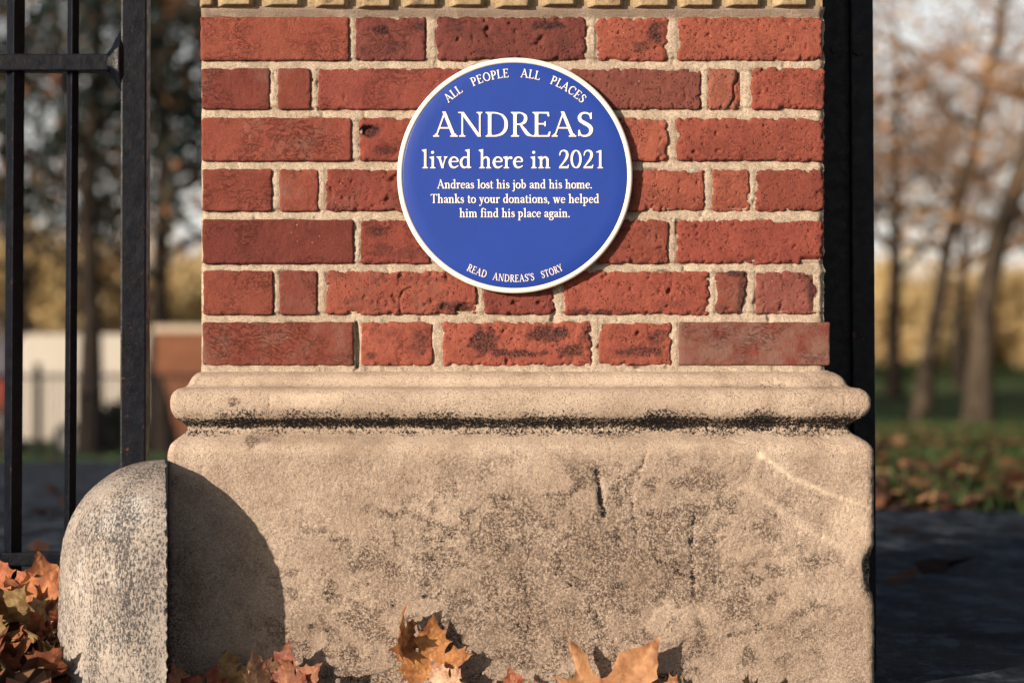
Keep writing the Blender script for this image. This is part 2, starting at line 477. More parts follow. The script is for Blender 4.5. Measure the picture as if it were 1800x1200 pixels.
def build_base():
    prof = [(0-.06, 652), (0, 653.5), (7, 655.5), (14, 661), (19, 669), (23, 678), (27, 681), (34, 682), (41, 685.5), (46.5, 693), (49, 703),
            (48.5, 714), (46.5, 724), (42, 733), (35, 740.5), (28, 745), (23.5, 750), (23, 756), (27, 762.5), (34, 768.5), (41, 774), (47, 780), (50.5, 788), (52, 798)]
    P = [((o-52)*1e-3, (600-py)*kf+HC) for o, py in prof]
    P.append((0.0005, ZB))
    # resample
    out = []
    for (a, b), (c, d) in zip(P[:-1], P[1:]):
        L = math.hypot(c-a, d-b); n = max(1, int(L/.0021))
        for k in range(n): out.append((a+(c-a)*k/n, b+(d-b)*k/n))
    out.append(P[-1]); prf = np.array(out)
    # smooth the moulding a little
    for _ in range(2):
        q = prf.copy(); q[1:-1] = .25*prf[:-2]+.5*prf[1:-1]+.25*prf[2:]; prf = q
    o, z = prf[:, 0], prf[:, 1]
    do, dz = np.gradient(o), np.gradient(z); L = np.hypot(do, dz); no, nz = -dz/L, do/L
    # plan: start front-left, go along the front, right side, back, left side
    plan = []; r = .011
    def arc(cx, cy, a0, a1, n=6):
        for k in range(n+1):
            a = a0+(a1-a0)*k/n
            plan.append((cx, cy, math.cos(a), math.sin(a)))
    YB = YF+PIER_D+.104
    for x in np.linspace(XL+r, XR-r, 500): plan.append((x, YF+r, 0, -1))
    arc(XR-r, YF+r, -math.pi/2, 0)
    for y in np.linspace(YF+r, YB-r, 46)[1:-1]: plan.append((XR-r, y, 1, 0))
    arc(XR-r, YB-r, 0, math.pi/2)
    for x in np.linspace(XR-r, XL+r, 30)[1:-1]: plan.append((x, YB-r, 0, 1))
    arc(XL+r, YB-r, math.pi/2, math.pi)
    for y in np.linspace(YB-r, YF+r, 46)[1:-1]: plan.append((XL+r, y, -1, 0))
    arc(XL+r, YF+r, math.pi, 1.5*math.pi)
    pl = np.array(plan); nc = len(pl); nr = len(prf)
    kx = np.where(pl[:, 2] > 0, 1.17, .87)*1.0
    cx, cy, nx, ny = (np.repeat(pl[None, :, i], nr, 0) for i in range(4))
    oo = np.repeat(o[:, None], nc, 1); zz = np.repeat(z[:, None], nc, 1)
    # inset: the whole ring shrinks by the offset
    midx = (XL+XR)/2; hx = (XR-XL)/2-r; hy = (YB-YF)/2-r; midy = (YF+YB)/2
    sx = np.where(cx > midx, 1.17, .87)
    sxl, sxr = .87, 1.17
    t = (cx-(XL+r))/((XR-r)-(XL+r))
    X = (XL+r-oo*sxl)*(1-t)+(XR-r+oo*sxr)*t + nx*r
    ty = (cy-(YF+r))/((YB-r)-(YF+r))
    Y = (YF+r-oo)*(1-ty)+(YB-r+oo)*ty + ny*r
    NO = np.repeat(no[:, None], nc, 1); NZ = np.repeat(nz[:, None], nc, 1)
    N = np.stack([nx*NO, ny*NO, NZ], -1).reshape(-1, 3)
    Vv = np.stack([X, Y, zz], -1).reshape(-1, 3)
    p = Vv
    px = p[:, 0]/kf+900; py = 600-(p[:, 2]-HC)/kf
    front = (p[:, 1] < YF+.06)
    dado = sstep(790, 806, py)
    d = .0013*fbm(p*9, 3) + .0009*fbm(p*45+5, 3)*(.5+.5*dado)
    d += .0009*fbm(p*210, 3)*(.45+.75*dado)
    pit = np.maximum(0, fbm(p*115+3, 3)-.24); d -= pit*.009*(.25+.75*dado)
    # worn right end of the moulding
    wr = sstep(1330, 1500, px)*(1-dado); d += wr*.0022*fbm(p*26+9, 3)
    # hollows on the dado
    rough_zone = sstep(620, 800, px)*(1-sstep(1330, 1480, px))*sstep(830, 880, py)
    d -= rough_zone*.0016*np.abs(fbm(p*22+1, 4))
    crust = np.zeros(len(p)); brown = np.zeros(len(p)); pale = np.zeros(len(p))
    q2 = np.stack([px, py], 1)
    # gouges and cracks
    def gouge(pts, w, depth, dark):
        nonlocal d, crust
        wv = fbm(np.stack([px*.05, py*.05, px*0], 1), 3)*5
        dd = seg_dist(px+wv, py, pts); m = front & (dd < w*2.5)
        g = np.exp(-(dd/w)**2)*front
        d = d-g*depth; crust = np.maximum(crust, g*dark*np.clip(1.0+.9*fbm(np.stack([px*.06, py*.05, px*0+8], 1), 3), .4, 1.35))
    gouge([(1048, 828), (1052, 850), (1056, 880), (1060, 905)], 5.5, .0042, 1.05)
    gouge([(1134, 800), (1130, 815), (1118, 832)], 4, .0025, .62)
    gouge([(1108, 868), (1113, 905), (1120, 945), (1117, 960)], 4, .0018, .66)
    gouge([(1220, 905), (1213, 950), (1216, 1000), (1218, 1045)], 6, .0015, .80)
    gouge([(1150, 980), (1180, 1000), (1212, 1015)], 7, .0012, .70)
    gouge([(920, 1030), (930, 1060), (925, 1120)], 6, .001, .58)
    gouge([(1290, 776), (1318, 783), (1335, 790)], 2, .001, .4)
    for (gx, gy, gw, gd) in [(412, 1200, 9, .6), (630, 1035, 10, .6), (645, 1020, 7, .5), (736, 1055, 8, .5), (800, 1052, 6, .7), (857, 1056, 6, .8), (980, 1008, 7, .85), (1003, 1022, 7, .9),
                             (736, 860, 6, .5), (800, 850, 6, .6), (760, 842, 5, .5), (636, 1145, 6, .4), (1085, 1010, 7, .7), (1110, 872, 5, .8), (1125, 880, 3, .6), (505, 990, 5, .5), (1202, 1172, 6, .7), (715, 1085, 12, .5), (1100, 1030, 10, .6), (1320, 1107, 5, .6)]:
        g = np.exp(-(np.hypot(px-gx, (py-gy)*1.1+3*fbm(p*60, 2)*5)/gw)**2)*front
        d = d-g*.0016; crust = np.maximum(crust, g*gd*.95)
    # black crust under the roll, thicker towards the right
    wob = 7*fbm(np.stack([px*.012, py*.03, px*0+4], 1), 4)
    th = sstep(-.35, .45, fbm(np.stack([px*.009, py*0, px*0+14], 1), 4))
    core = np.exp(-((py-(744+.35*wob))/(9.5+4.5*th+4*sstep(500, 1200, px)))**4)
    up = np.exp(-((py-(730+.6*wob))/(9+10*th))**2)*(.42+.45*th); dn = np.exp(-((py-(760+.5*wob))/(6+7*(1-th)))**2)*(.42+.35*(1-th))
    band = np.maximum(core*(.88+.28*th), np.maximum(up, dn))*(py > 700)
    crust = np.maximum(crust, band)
    # lines of grime in the hollow above the roll
    b2 = np.exp(-((py-679)/5)**2)*sstep(.0, .45, fbm(np.stack([px*.012, py*.1, px*0+7], 1), 4)+.25*sstep(1150, 1300, px))*(px > 320)
    crust = np.maximum(crust, b2*.55)
    # worn right part of roll: pitted grime
    b3 = sstep(.12, .4, fbm(np.stack([px*.02, py*.04, px*0+2], 1), 5))*sstep(700, 735, py)*(1-sstep(748, 752, py))
    crust = np.maximum(crust, b3*.6)
    # brown weathering blotches on the dado, then shade painted beside the guard stone
    f1 = fbm(np.stack([px*.0060, py*.0078, px*0+1], 1), 5)
    f2 = fbm(np.stack([px*.02, py*.02, px*0+6], 1), 4)
    zone = np.exp(-(((px-960)/430)**2+((py-1040)/190)**2))*1.0+np.exp(-(((px-1190)/170)**2+((py-960)/130)**2))*.5+np.exp(-(((px-640)/150)**2+((py-1160)/90)**2))*.3
    brown = np.clip(sstep(-.32, .5, f1+.55*f2+zone*.55-.15), 0, 1)*dado*(.38+.80*np.clip(zone, 0, 1))
    zc = np.clip(zone, 0, 1)
    core_r = sstep(1180, 1420, px)*(1-dado)*(py > 655)
    crust = np.maximum(crust, core_r*.62*sstep(.12, .5, fbm(np.stack([px*.028, py*.05, px*0+71], 1), 5)))
    d -= core_r*.0030*np.maximum(0, fbm(p*60+13, 4))
    W = np.stack([px*.011+.8*fbm(np.stack([px*.01, py*.01, px*0+31], 1), 3), py*.013, px*0+12], 1)
    vein_ = fbm(W*1.6, 5); vein2 = fbm(np.stack([px*.03, py*.034, px*0+21], 1), 5)
    patch = sstep(.04, .20, vein_+.75*vein2+.20*zc-.06)*sstep(.05, .5, zc)
    ridge = np.exp(-(fbm(np.stack([px*.012, py*.010, px*0+41], 1), 4)/.05)**2)*sstep(-.05, .3, vein2)*zc
    brown = np.clip(brown*.55+.75*patch, 0, 1); crust = np.maximum(crust, dado*front*np.clip(.46*patch*sstep(.0, .35, vein2)+.44*ridge, 0, .60))
    edgep = sstep(.15, .4, fbm(np.stack([px*.013, py*.016, px*0+51], 1), 5)+.3*vein2)*sstep(1260, 1360, px)*dado*.75
    leftp = sstep(.22, .5, fbm(np.stack([px*.013, py*.016, px*0+61], 1), 5)+.4*vein2)*(1-sstep(560, 700, px))*dado*.45
    brown = np.maximum.reduce([brown, edgep, leftp, .5*sstep(1120, 1215, py)*sstep(-.3, .4, vein2)*dado, .9*np.exp(-np.maximum(0, px-296)/60)*sstep(850, 1050, py)*sstep(-.5, .3, vein2+.2)*front])  # last term paints the guard stone's corner darker, deepening its shadow by colour
    brown = np.clip(brown+.20*sstep(1250, 1500, px)*sstep(1080, 1200, py)+.18*dado, 0, 1)
    # stains on the upper left
    def blob(cx_, cy_, rx_, ry_, amt, sc=.06, edge=.35):
        nz_ = fbm(np.stack([px*sc, py*sc, px*0+3], 1), 3)*1.1
        return sstep(1+edge, 1-edge, np.hypot((px-cx_)/rx_, (py-cy_)/ry_)+nz_)*amt*front
    red = np.maximum.reduce([blob(409, 706, 11, 9, 1, .12), blob(441, 775, 18, 11, .9, .09), blob(462, 772, 14, 5, .6, .09)])
    brown = np.maximum(brown, red); crust = np.maximum(crust, red*.42)
    # olive growth near the shadow foot
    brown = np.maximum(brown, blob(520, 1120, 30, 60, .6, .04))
    # pale rubbed places and scratches
    pale = np.maximum.reduce([sstep(472, 474, px)*(1-sstep(601, 603, px))*sstep(688, 692, py)*(1-sstep(712, 724, py))*.48*np.clip(.9+1.2*fbm(np.stack([px*.03, py*.05, px*0], 1), 3), .2, 1),
                              blob(1335, 799, 8, 7, 1, .05, .1), np.exp(-(seg_dist(px, py, [(1338, 800), (1390, 838), (1460, 868), (1532, 893)])/4.5)**2)*.7,
                              np.exp(-(seg_dist(px, py, [(1335, 805), (1318, 850), (1275, 872)])/6)**2)*.35,
                              np.exp(-(seg_dist(px, py, [(1325, 860), (1420, 930), (1530, 985)])/9)**2)*.4,
                              np.exp(-(seg_dist(px, py, [(1280, 985), (1350, 960), (1400, 1000), (1385, 1060), (1330, 1110)])/14)**2)*.28,
                              sstep(300, 380, px)*(1-sstep(1300, 1480, px))*np.exp(-((py-668)/9)**2)*.30,
                              blob(1190, 1090, 60, 30, .35, .02), blob(1500, 930, 40, 60, .35, .02)])*front
    for sxv in (472.5, 602.5):
        j = np.exp(-((px-sxv)/1.3)**2)*sstep(684, 690, py)*(1-sstep(722, 730, py))*front; d -= j*.001; crust = np.maximum(crust, j*.5)
    brown *= (1-np.clip(pale, 0, 1)*.8)
    # chip on the right arris
    chip = np.exp(-(np.hypot((px-1536)/15, (py-1005)/38)**3))*(p[:, 1] < YF+.05)
    chip *= .7+.6*(fbm(p*60, 3)+.3)
    Vv = Vv + N*d[:, None]
    Vv[:, 1] += chip*.016; Vv[:, 0] -= chip*.007
    crust = np.maximum(crust, np.clip(chip*1.3, 0, .75))
    arr = np.exp(-((px-1530)/12)**2)*dado*front
    Vv[:, 0] -= arr*.003*(fbm(np.stack([py*.06, px*0, px*0], 1), 4)+.3)
    faces = grid_faces(nr, nc, 0, True)[:, ::-1]
    # lid
    c0 = len(Vv); Vv = np.vstack([Vv, [[0, .4, Vv[0, 2]]]])
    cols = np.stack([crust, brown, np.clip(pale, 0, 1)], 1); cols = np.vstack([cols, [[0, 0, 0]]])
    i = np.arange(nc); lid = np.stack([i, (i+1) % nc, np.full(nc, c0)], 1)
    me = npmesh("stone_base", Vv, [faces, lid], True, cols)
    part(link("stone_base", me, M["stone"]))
build_base()

# --- bricks
COURSES = [
 (30, 106, [(352, 613), (625, 748), (767, 1031), (1048, 1175), (1192, 1446)]),
 (120, 192, [(354, 474), (488, 546), (559, 822), (837, 962), (975, 1232), (1246, 1307), (1321, 1450)]),
 (207, 283, [(354, 617), (631, 752), (767, 1031), (1046, 1174), (1190, 1449)]),
 (297, 371, [(356, 478), (491, 559), (572, 835), (850, 972), (985, 1239), (1252, 1318), (1329, 1448)]),
 (386, 463, [(356, 621), (634, 757), (772, 1033), (1050, 1175), (1189, 1449)]),
 (476, 553, [(357, 480), (491, 557), (573, 837), (850, 975), (990, 1247), (1258, 1313), (1328, 1437)]),
 (566, 642, [(356, 621), (635, 760), (778, 1040), (1053, 1180), (1193, 1459)]),
]
k0 = DC/FPX
# soot patches: course, brick -> list of (px, py, rx, ry, amount); 'c' = crease, 'h' = hole
SOOT = {(0,1): [(668,52,26,10,.9),(735,45,14,12,.8),(690,85,34,18,.6),(640,90,14,14,.5)], (0,2): [(840,60,70,18,.45),(960,45,40,9,.95),(800,50,20,16,.6),(990,75,30,20,.5),(870,92,60,8,.5)],
        (0,3): [(1150,60,16,22,.95),(1125,82,26,12,.75),(1165,42,12,8,.6)], (0,4): [(1235,93,40,5,.5),(1370,48,30,6,.35),(1430,70,12,30,.3)],
        (1,4): [(1195,155,30,20,.4),(1225,140,8,30,.5)], (1,6): [(1440,160,10,26,.6)], (1,0): [(395,165,12,34,.22)],
        (2,1): [(652,230,20,13,1.3),(672,265,30,12,.7),(705,255,18,12,.5)], (2,0): [(395,250,9,36,.35)], (2,4): [(1215,250,20,18,.2),(1445,240,6,40,.5)], (2,3): [(1165,262,12,16,.6)],
        (3,2): [(620,340,50,14,.4),(690,345,30,20,.5),(655,315,30,10,.3)], (3,0): [(398,335,10,30,.25)], (3,4): [(1160,350,50,14,.35)],
        (4,1): [(665,405,26,12,.75),(720,445,40,16,.6),(675,440,25,16,.6),(720,400,24,8,.5)], (4,0): [(400,425,9,36,.3)], (4,3): [(1150,440,22,14,.4)], (4,4): [(1440,420,8,36,.45)],
        (5,2): [(640,505,40,14,.35),(740,490,90,9,.55),(700,530,50,10,.4),(800,540,36,12,.9),(600,490,24,12,.3)], (5,4): [(1050,548,90,6,.8),(1180,535,50,12,.5),(1100,500,70,14,.3)],
        (5,5): [(1290,480,30,8,.9),(1305,515,10,36,.8),(1270,540,26,8,.5)], (5,6): [(1425,510,12,36,.7),(1405,485,16,10,.5)],
        (6,0): [(450,625,70,10,.2)], (6,1): [(735,600,22,30,.7),(690,585,40,12,.5),(650,625,14,10,.8),(750,580,16,12,.5)], (6,2): [(850,600,30,30,1.1),(960,585,50,16,1.05),(905,620,60,9,1.0),(1000,615,34,14,.9),(1030,590,14,24,.7)],
        (6,3): [(1125,618,60,10,.8),(1155,595,22,18,.8),(1080,580,20,8,.3)]}
def brick_mesh(x0, x1, y0, y1, ci, bi, depth):
    """one facing brick, its front face modelled in relief; origin at its centre on the wall face"""
    rr = random.Random(ci*31+bi*7+1)
    w, h = (x1-x0)*k0, (y1-y0)*k0
    cxp, cyp = (x0+x1)/2, (y0+y1)/2
    old = .25 if cxp < 610 else (.5 if cxp < 700 and ci != 5 else 1.0)
    if (ci, bi) == (6, 4): old = .12
    st = .0017
    nx, nz = max(8, int(w/st)), max(8, int(h/st))
    u = np.linspace(-1, 1, nx); v = np.linspace(-1, 1, nz)
    U, Vg = np.meshgrid(u, v); U = U.ravel()*w/2; Z = Vg.ravel()*h/2
    Rr = .003+.005*old*rr.random()
    cu = np.maximum(0, np.abs(U)-(w/2-Rr)); cz = np.maximum(0, np.abs(Z)-(h/2-Rr))
    nn = np.hypot(cu, cz)+1e-9; L = np.maximum(cu, cz); f = np.where((cu > 0) & (cz > 0), L/nn, 1)
    X = np.sign(U)*(np.abs(U)-cu+cu*f); Zz = np.sign(Z)*(np.abs(Z)-cz+cz*f)
    e = np.minimum(w/2-np.abs(U), h/2-np.abs(Z))
    gx, gz = (cxp-900)*k0+X, (600-cyp)*k0+HC+Zz
    seed = ci*5.7+bi*3.1
    Pn = np.stack([gx, gz, np.full(len(X), seed)], 1)
    ew = sstep(.016, 0, e)
    wobx = fbm(np.stack([gz*55, gx*8, gx*0+seed], 1), 3); wobz = fbm(np.stack([gx*50, gz*8, gx*0+seed+9], 1), 3)
    A = .0011+.0028*old
    X = X + np.sign(U)*ew*sstep(.5, 1, np.abs(U)/(w/2))*A*wobx
    Zz = Zz + np.sign(Z)*ew*sstep(.4, 1, np.abs(Z)/(h/2))*A*wobz
    r = .0016+.0022*old
    ee = np.clip(e, 0, r); round_ = r-np.sqrt(np.maximum(0, r*r-(r-ee)**2))
    D = round_*.9
    D -= .0010*fbm(Pn*14, 3)*(1+old)
    D -= .0009*fbm(Pn*60+4, 4)*(.25+old)
    D += np.maximum(0, fbm(Pn*110+8, 3)-.22)*.011*old
    D += np.maximum(0, fbm(Pn*48+2, 2)-.42)*.030*old*old
    # creases left by moulding and frost
    cr = fbm(Pn*np.array([17, 34, 1])+rr.random()*9, 4); D += np.exp(-(cr/.022)**2)*.0013*sstep(-.1, .35, fbm(Pn*12+5, 2))*(.5+.7*old)
    cr2 = fbm(Pn*np.array([60, 75, 1])+rr.random()*9, 3); D += np.exp(-(cr2/.06)**2)*.0006*sstep(0, .4, fbm(Pn*15+1, 2))
    # broken edges
    ch_ = fbm(Pn*95+21, 3); D += sstep(.007, 0, e)*np.maximum(0, ch_-.02)*.016*(.15+old)
    D += ew*np.maximum(0, fbm(Pn*38+11, 3)-.05)*.012*old
    D = np.minimum(D, .0046+.4*(D-.0046)*(D > .0046)) if False else D
    D += rr.uniform(-.0014, .0014) + (X*rr.uniform(-.006, .006)) + Zz*rr.uniform(-.012, .012)
    soot = np.zeros(len(X)); film = np.zeros(len(X))
    PX, PY = cxp+X/k0, cyp-Zz/k0
    nz1 = fbm(Pn*70+3, 4); nz2 = fbm(Pn*28+3, 4)
    for (sx, sy, rx, ry, am) in SOOT.get((ci, bi), []):
        q = np.hypot((PX-sx)/rx, (PY-sy)/ry)
        soot = np.maximum(soot, sstep(1.35, .35, q+nz1*.9)*am*.85)
    if old > .6: soot = np.maximum(soot, sstep(.30, .62, nz1+.35*nz2)*.55)
    if (ci, bi) in ((5, 2), (6, 1), (4, 1), (2, 1), (3, 2)): soot = np.maximum(soot, sstep(.05, .5, nz1+nz2)*.45)
    if (ci, bi) == (6, 4): film[:] = .75
    if (ci, bi) == (6, 0): film[:] = .55*sstep(-.2, .3, nz2)
    if (ci, bi) in ((1, 5), (5, 5), (5, 1)): film[:] = .3
    if (x0, ci % 2) and rr.random() < .35 and film.max() == 0: film[:] = .45*sstep(-.1, .5, nz2)
    if (ci, bi) == (2, 1):
        hole = sstep(1.15, .6, np.hypot((PX-651)/19, (PY-231)/11)+nz1*.4); D += hole*.010; soot = np.maximum(soot, hole*1.0)
    if (ci, bi) == (5, 2):
        q = np.hypot(PX-674, PY-532); D += np.exp(-((q-8)/2.2)**2)*.0022
        q = seg_dist(PX, PY, [(704, 553), (702, 525), (708, 512), (722, 505)]); D += np.exp(-(q/1.8)**2)*.004
        q = sstep(1.1, .8, np.hypot((PX-822)/22, (PY-545)/14)); D += q*.005
    if (ci, bi) == (1, 5):
        q = seg_dist(PX+3*nz1, PY, [(1302, 118), (1298, 140), (1290, 150), (1292, 172), (1280, 192)]); D += np.exp(-(q/2.4)**2)*.006
        D += sstep(1290, 1300, PX)*.005; X -= ew*.003*sstep(.3, 1, U/(w/2))
    if (ci, bi) == (5, 5):
        X = X - sstep(.2, 1, U/(w/2))*.006*sstep(.2, -1, Z/(h/2))
    if (ci, bi) == (5, 6):
        D += sstep(1408, 1420, PX+4*nz1)*.006*sstep(505, 480, PY)
        D += sstep(1420, 1434, PX)*.005
    if (ci, bi) == (4, 4):
        D += sstep(1405, 1412, PX)*sstep(448, 458, PY)*.008
    if (ci, bi) == (2, 4):
        q = seg_dist(PX, PY, [(1200, 232), (1212, 250), (1240, 272)]); soot = np.maximum(soot, np.exp(-(q/2.2)**2)*.5)
    Vv = np.stack([X, D, Zz], 1)
    faces = [grid_faces(nz, nx)]
    # sides back into the wall
    idx = np.arange(nx*nz).reshape(nz, nx)
    loop = np.concatenate([idx[0, :], idx[1:, -1], idx[-1, -2::-1], idx[-2:0:-1, 0]])
    bk = Vv[loop].copy(); bk[:, 1] = depth; b0 = len(Vv)
    Vv = np.vstack([Vv, bk]); n = len(loop); i = np.arange(n); j = (i+1) % n
    faces.append(np.stack([loop[i], b0+i, b0+j, loop[j]], 1))
    soot = np.concatenate([soot, soot[loop]]); film = np.concatenate([film, film[loop]])
    return npmesh("brick", Vv, faces, True, np.stack([soot, film, np.full(len(soot), old)], 1))

TINTS = [(.265, .069, .051), (.295, .082, .058), (.235, .064, .050), (.310, .090, .062), (.215, .068, .056)]
for ci, (y0, y1, row) in enumerate(COURSES):
    for bi, (x0, x1) in enumerate(row):
        corner = bi in (0, len(row)-1)
        dep = .2145 if corner and (x1-x0) < 200 else .1025
        me = brick_mesh(x0, x1, y0, y1, ci, bi, dep)
        o = part(link("brick", me, M["brick"], None, ((( x0+x1)/2-900)*k0, 0, (600-(y0+y1)/2)*k0+HC)))
        rr = random.Random(ci*13+bi*5); t = list(rr.choice(TINTS))
        if (x0+x1)/2 > 1000 and rr.random() < .6: t = [t[0]*1.08, t[1]*1.15, t[2]*1.1]
        f = rr.uniform(.80, 1.12)*(.92 if (x0+x1)/2 < 620 else 1.04)
        if (ci, bi) == (1, 2): f = 1.12
        if (ci, bi) == (5, 5): f = .75
        if (ci, bi) == (0, 0): f = .92
        o.color = (t[0]*f, t[1]*f, t[2]*f, 1)

# mortar bed: relief of the front joints, then the core behind
def build_mortar():
    xa, xb = (353-900)*k0, (1450-900)*k0; za, zb = (600-655)*k0+HC-.002, (600-12)*k0+HC
    nx, nz = 520, 300
    X, Z = np.meshgrid(np.linspace(xa, xb, nx), np.linspace(za, zb, nz)); X, Z = X.ravel(), Z.ravel()
    px, py = X/k0+900, 600-(Z-HC)/k0
    P = np.stack([X, Z, X*0+2], 1)
    y = .0035 + .0016*fbm(P*30, 4) + .0011*fbm(P*np.array([60, 160, 1]), 3) + .0011*fbm(P*150, 3)
    # joints are weather-struck: each horizontal joint leans back towards its top edge
    soot = np.zeros(len(X)); grey = np.zeros(len(X))
    for (a, b) in [(106, 120), (192, 207), (283, 297), (371, 386), (463, 476), (553, 566), (642, 654)]:
        t = (py-a)/(b-a); m = (t > -.3) & (t < 1.3)
        y = np.where(m, y+.0030*(1-np.clip(t, 0, 1))-.0016*np.clip(t, 0, 1), y)
    m = py > 640; y = np.where(m, y-.004, y)
    y += np.maximum(0, fbm(P*40+7, 3)-.3)*.02
    m = sstep(36, 26, py); y = y*(1-m)+m*(.001-.004*sstep(28, 16, py)+.001*fbm(P*30, 3)); grey = m*.75*sstep(-.5, .2, fbm(P*18, 3)+.2)
    q = seg_dist(px, py, [(626, 568), (629, 600), (628, 645)]); g = np.exp(-(q/3.0)**2); y += g*.012; soot = np.maximum(soot, g)
    soot = np.maximum(soot, sstep(.25, .5, fbm(P*45+1, 4))*sstep(636, 648, py)*.8)
    # hollow behind the bricks themselves
    for (b0_, b1_, row_) in COURSES:
        for (a0_, a1_) in row_:
            ins = np.minimum(np.minimum(px-a0_, a1_-px), np.minimum(py-b0_, b1_-py)); y = np.where(ins > 7, y+.02, y)
    gap = np.full(len(X), 99.0)
    for (b0_, b1_, row_) in COURSES:
        for (a0_, a1_) in row_: gap = np.minimum(gap, np.maximum(np.maximum(a0_-px, px-a1_), np.maximum(b0_-py, py-b1_)))
    cr_ = sstep(.05, .45, fbm(P*26+14, 4)); soot = np.maximum(soot, sstep(4.5, .5, gap)*cr_*.7); y += sstep(3.5, 0, gap)*(.0012+.0025*cr_)
    y += .0011*np.abs(fbm(P*np.array([22, 240, 1])+3, 3))
    # right end of the wall is ragged
    X = X + sstep(1430, 1450, px)*.004*fbm(np.stack([Z*60, X*0, X*0], 1), 3)
    e = sstep(1436, 1450, px); y += e*e*.008
    e = sstep(362, 353, px); y += e*e*.004
    V = np.stack([X, y, Z], 1)
    me = npmesh("mortar", V, grid_faces(nz, nx), True, np.stack([soot, grey, grey*0], 1))
    part(link("mortar", me, M["mortar"]))
    PLN = [( -.458, .475)]
    MB_ = MB().box(((352-900)*k0+.004, .012, za), ((1448-900)*k0-.004, .90, 1.60))
    part(MB_.build("mortar_core", M["mortar"]))
build_mortar()

# plain bricks of the sides, back and of the courses above the frame: shared cheap meshes
_cheap = {}
def cheap_brick(w, d, h, mat, name="brick"):
    key = (round(w, 3), round(d, 3), round(h, 3), mat)
    if key not in _cheap:
        o = MB().box((-w/2, -d/2, -h/2), (w/2, d/2, h/2)).build(name, M[mat], None, bevel=.003, seg=1)
        me = o.data; bpy.data.objects.remove(o); _cheap[key] = me
    return _cheap[key]
XA, XB, YBK = (354-900)*k0, (1448-900)*k0, .925
def place_cheap(w, d, h, loc, mat="brick", name="brick"):
    o = part(link(name, cheap_brick(w, d, h, mat), None, None, loc))
    rr = R.choice(TINTS); f = R.uniform(.85, 1.1); o.color = (rr[0]*f, rr[1]*f, rr[2]*f, 1)
def side_row(xc, sgn, z, h, start):
    y = start+.012; long = start < .15
    while y < YBK-.05:
        L = .2145 if long else .1025
        L = min(L, YBK-y)
        place_cheap(.1, L, h, (xc-sgn*.05, y+L/2, z)); y += L+.012; long = not long
for ci, (y0, y1, row) in enumerate(COURSES):
    z = (600-(y0+y1)/2)*k0+HC; h = (y1-y0)*k0
    st = .2145 if ci in (1, 3, 5) else .1025
    side_row(XA, -1, z, h, st); side_row(XB, 1, z, h, st)
    for kx in range(4): place_cheap(.2145, .06, h, (XA+.1073+kx*.2265+ (0 if ci % 2 else .012), YBK-.02, z))
# moulded buff course over the first red course, in view at the top
dz0 = (600-15)*k0+HC
DENT = [(352, 376), (383, 446), (464, 530), (553, 612), (627, 691), (708, 770), (789, 851), (870, 933), (951, 1013), (1031, 1095), (1113, 1178), (1194, 1256), (1273, 1336), (1357, 1420)]
_d = {}
for i, (a, b) in enumerate(DENT):
    w = (b-a)*k0; h = .072; mb = MB(); rr = random.Random(i)
    # truncated pyramid standing proud of the course
    c1 = min(.012, w*.25); v = []
    p0, p1 = -.004, -.016+rr.uniform(-.002, .002)
    for (yy, ins, zb) in ((.06, 0, 0), (p0, 0, 0), (p1, c1, .003)):
        v += [(-w/2+ins, yy, zb), (w/2-ins*.4, yy, zb), (w/2-ins*.4, yy, h-ins), (-w/2+ins, yy, h-ins)]
    mb.v = v
    for k in (0, 4):
        for s_ in range(4):
            s2 = (s_+1) % 4; mb.f.append((k+s_, k+s2, k+4+s2, k+4+s_))
    mb.f.append((8, 9, 10, 11)); mb.f.append((3, 2, 1, 0))
    x = ((a+b)/2-900)*k0
    o = mb.build("carved_brick", M["yellow"], None, bevel=.0022, loc=(x, 0, dz0+rr.uniform(-.0015, .0015)))
    part(o)
for sx, sgn in ((XA, -1), (XB, 1)):
    for k in range(11):
        place_cheap(.03, .056, .072, (sx+sgn*(-.013), .07+k*.08, dz0+.036), "yellow", "carved_brick")
part(MB().box((XA+.001, .0005, dz0-.0015), (XB-.002, .90, dz0+.076)).build("buff_course", M["yellow"], None))
zt = dz0+.086
for c in range(9):
    h = .065; z = zt+.0325+c*.0765
    xo = 0
    x = XA if c % 2 else XA; k = c % 2
    while x < XB-.05:
        L = .2145 if k % 2 == 0 else .1025
        L = min(L, XB-x); place_cheap(L, .1, h, (x+L/2, .05, z)); x += L+.012; k += 1
    side_row(XA, -1, z, h, .1025); side_row(XB, 1, z, h, .1025)
part(MB().box((XA-.05, -.05, zt+9*.0765), (XB+.05, YBK+.05, zt+9*.0765+.12)).build("coping_stone", M["coping"], None, bevel=.01))

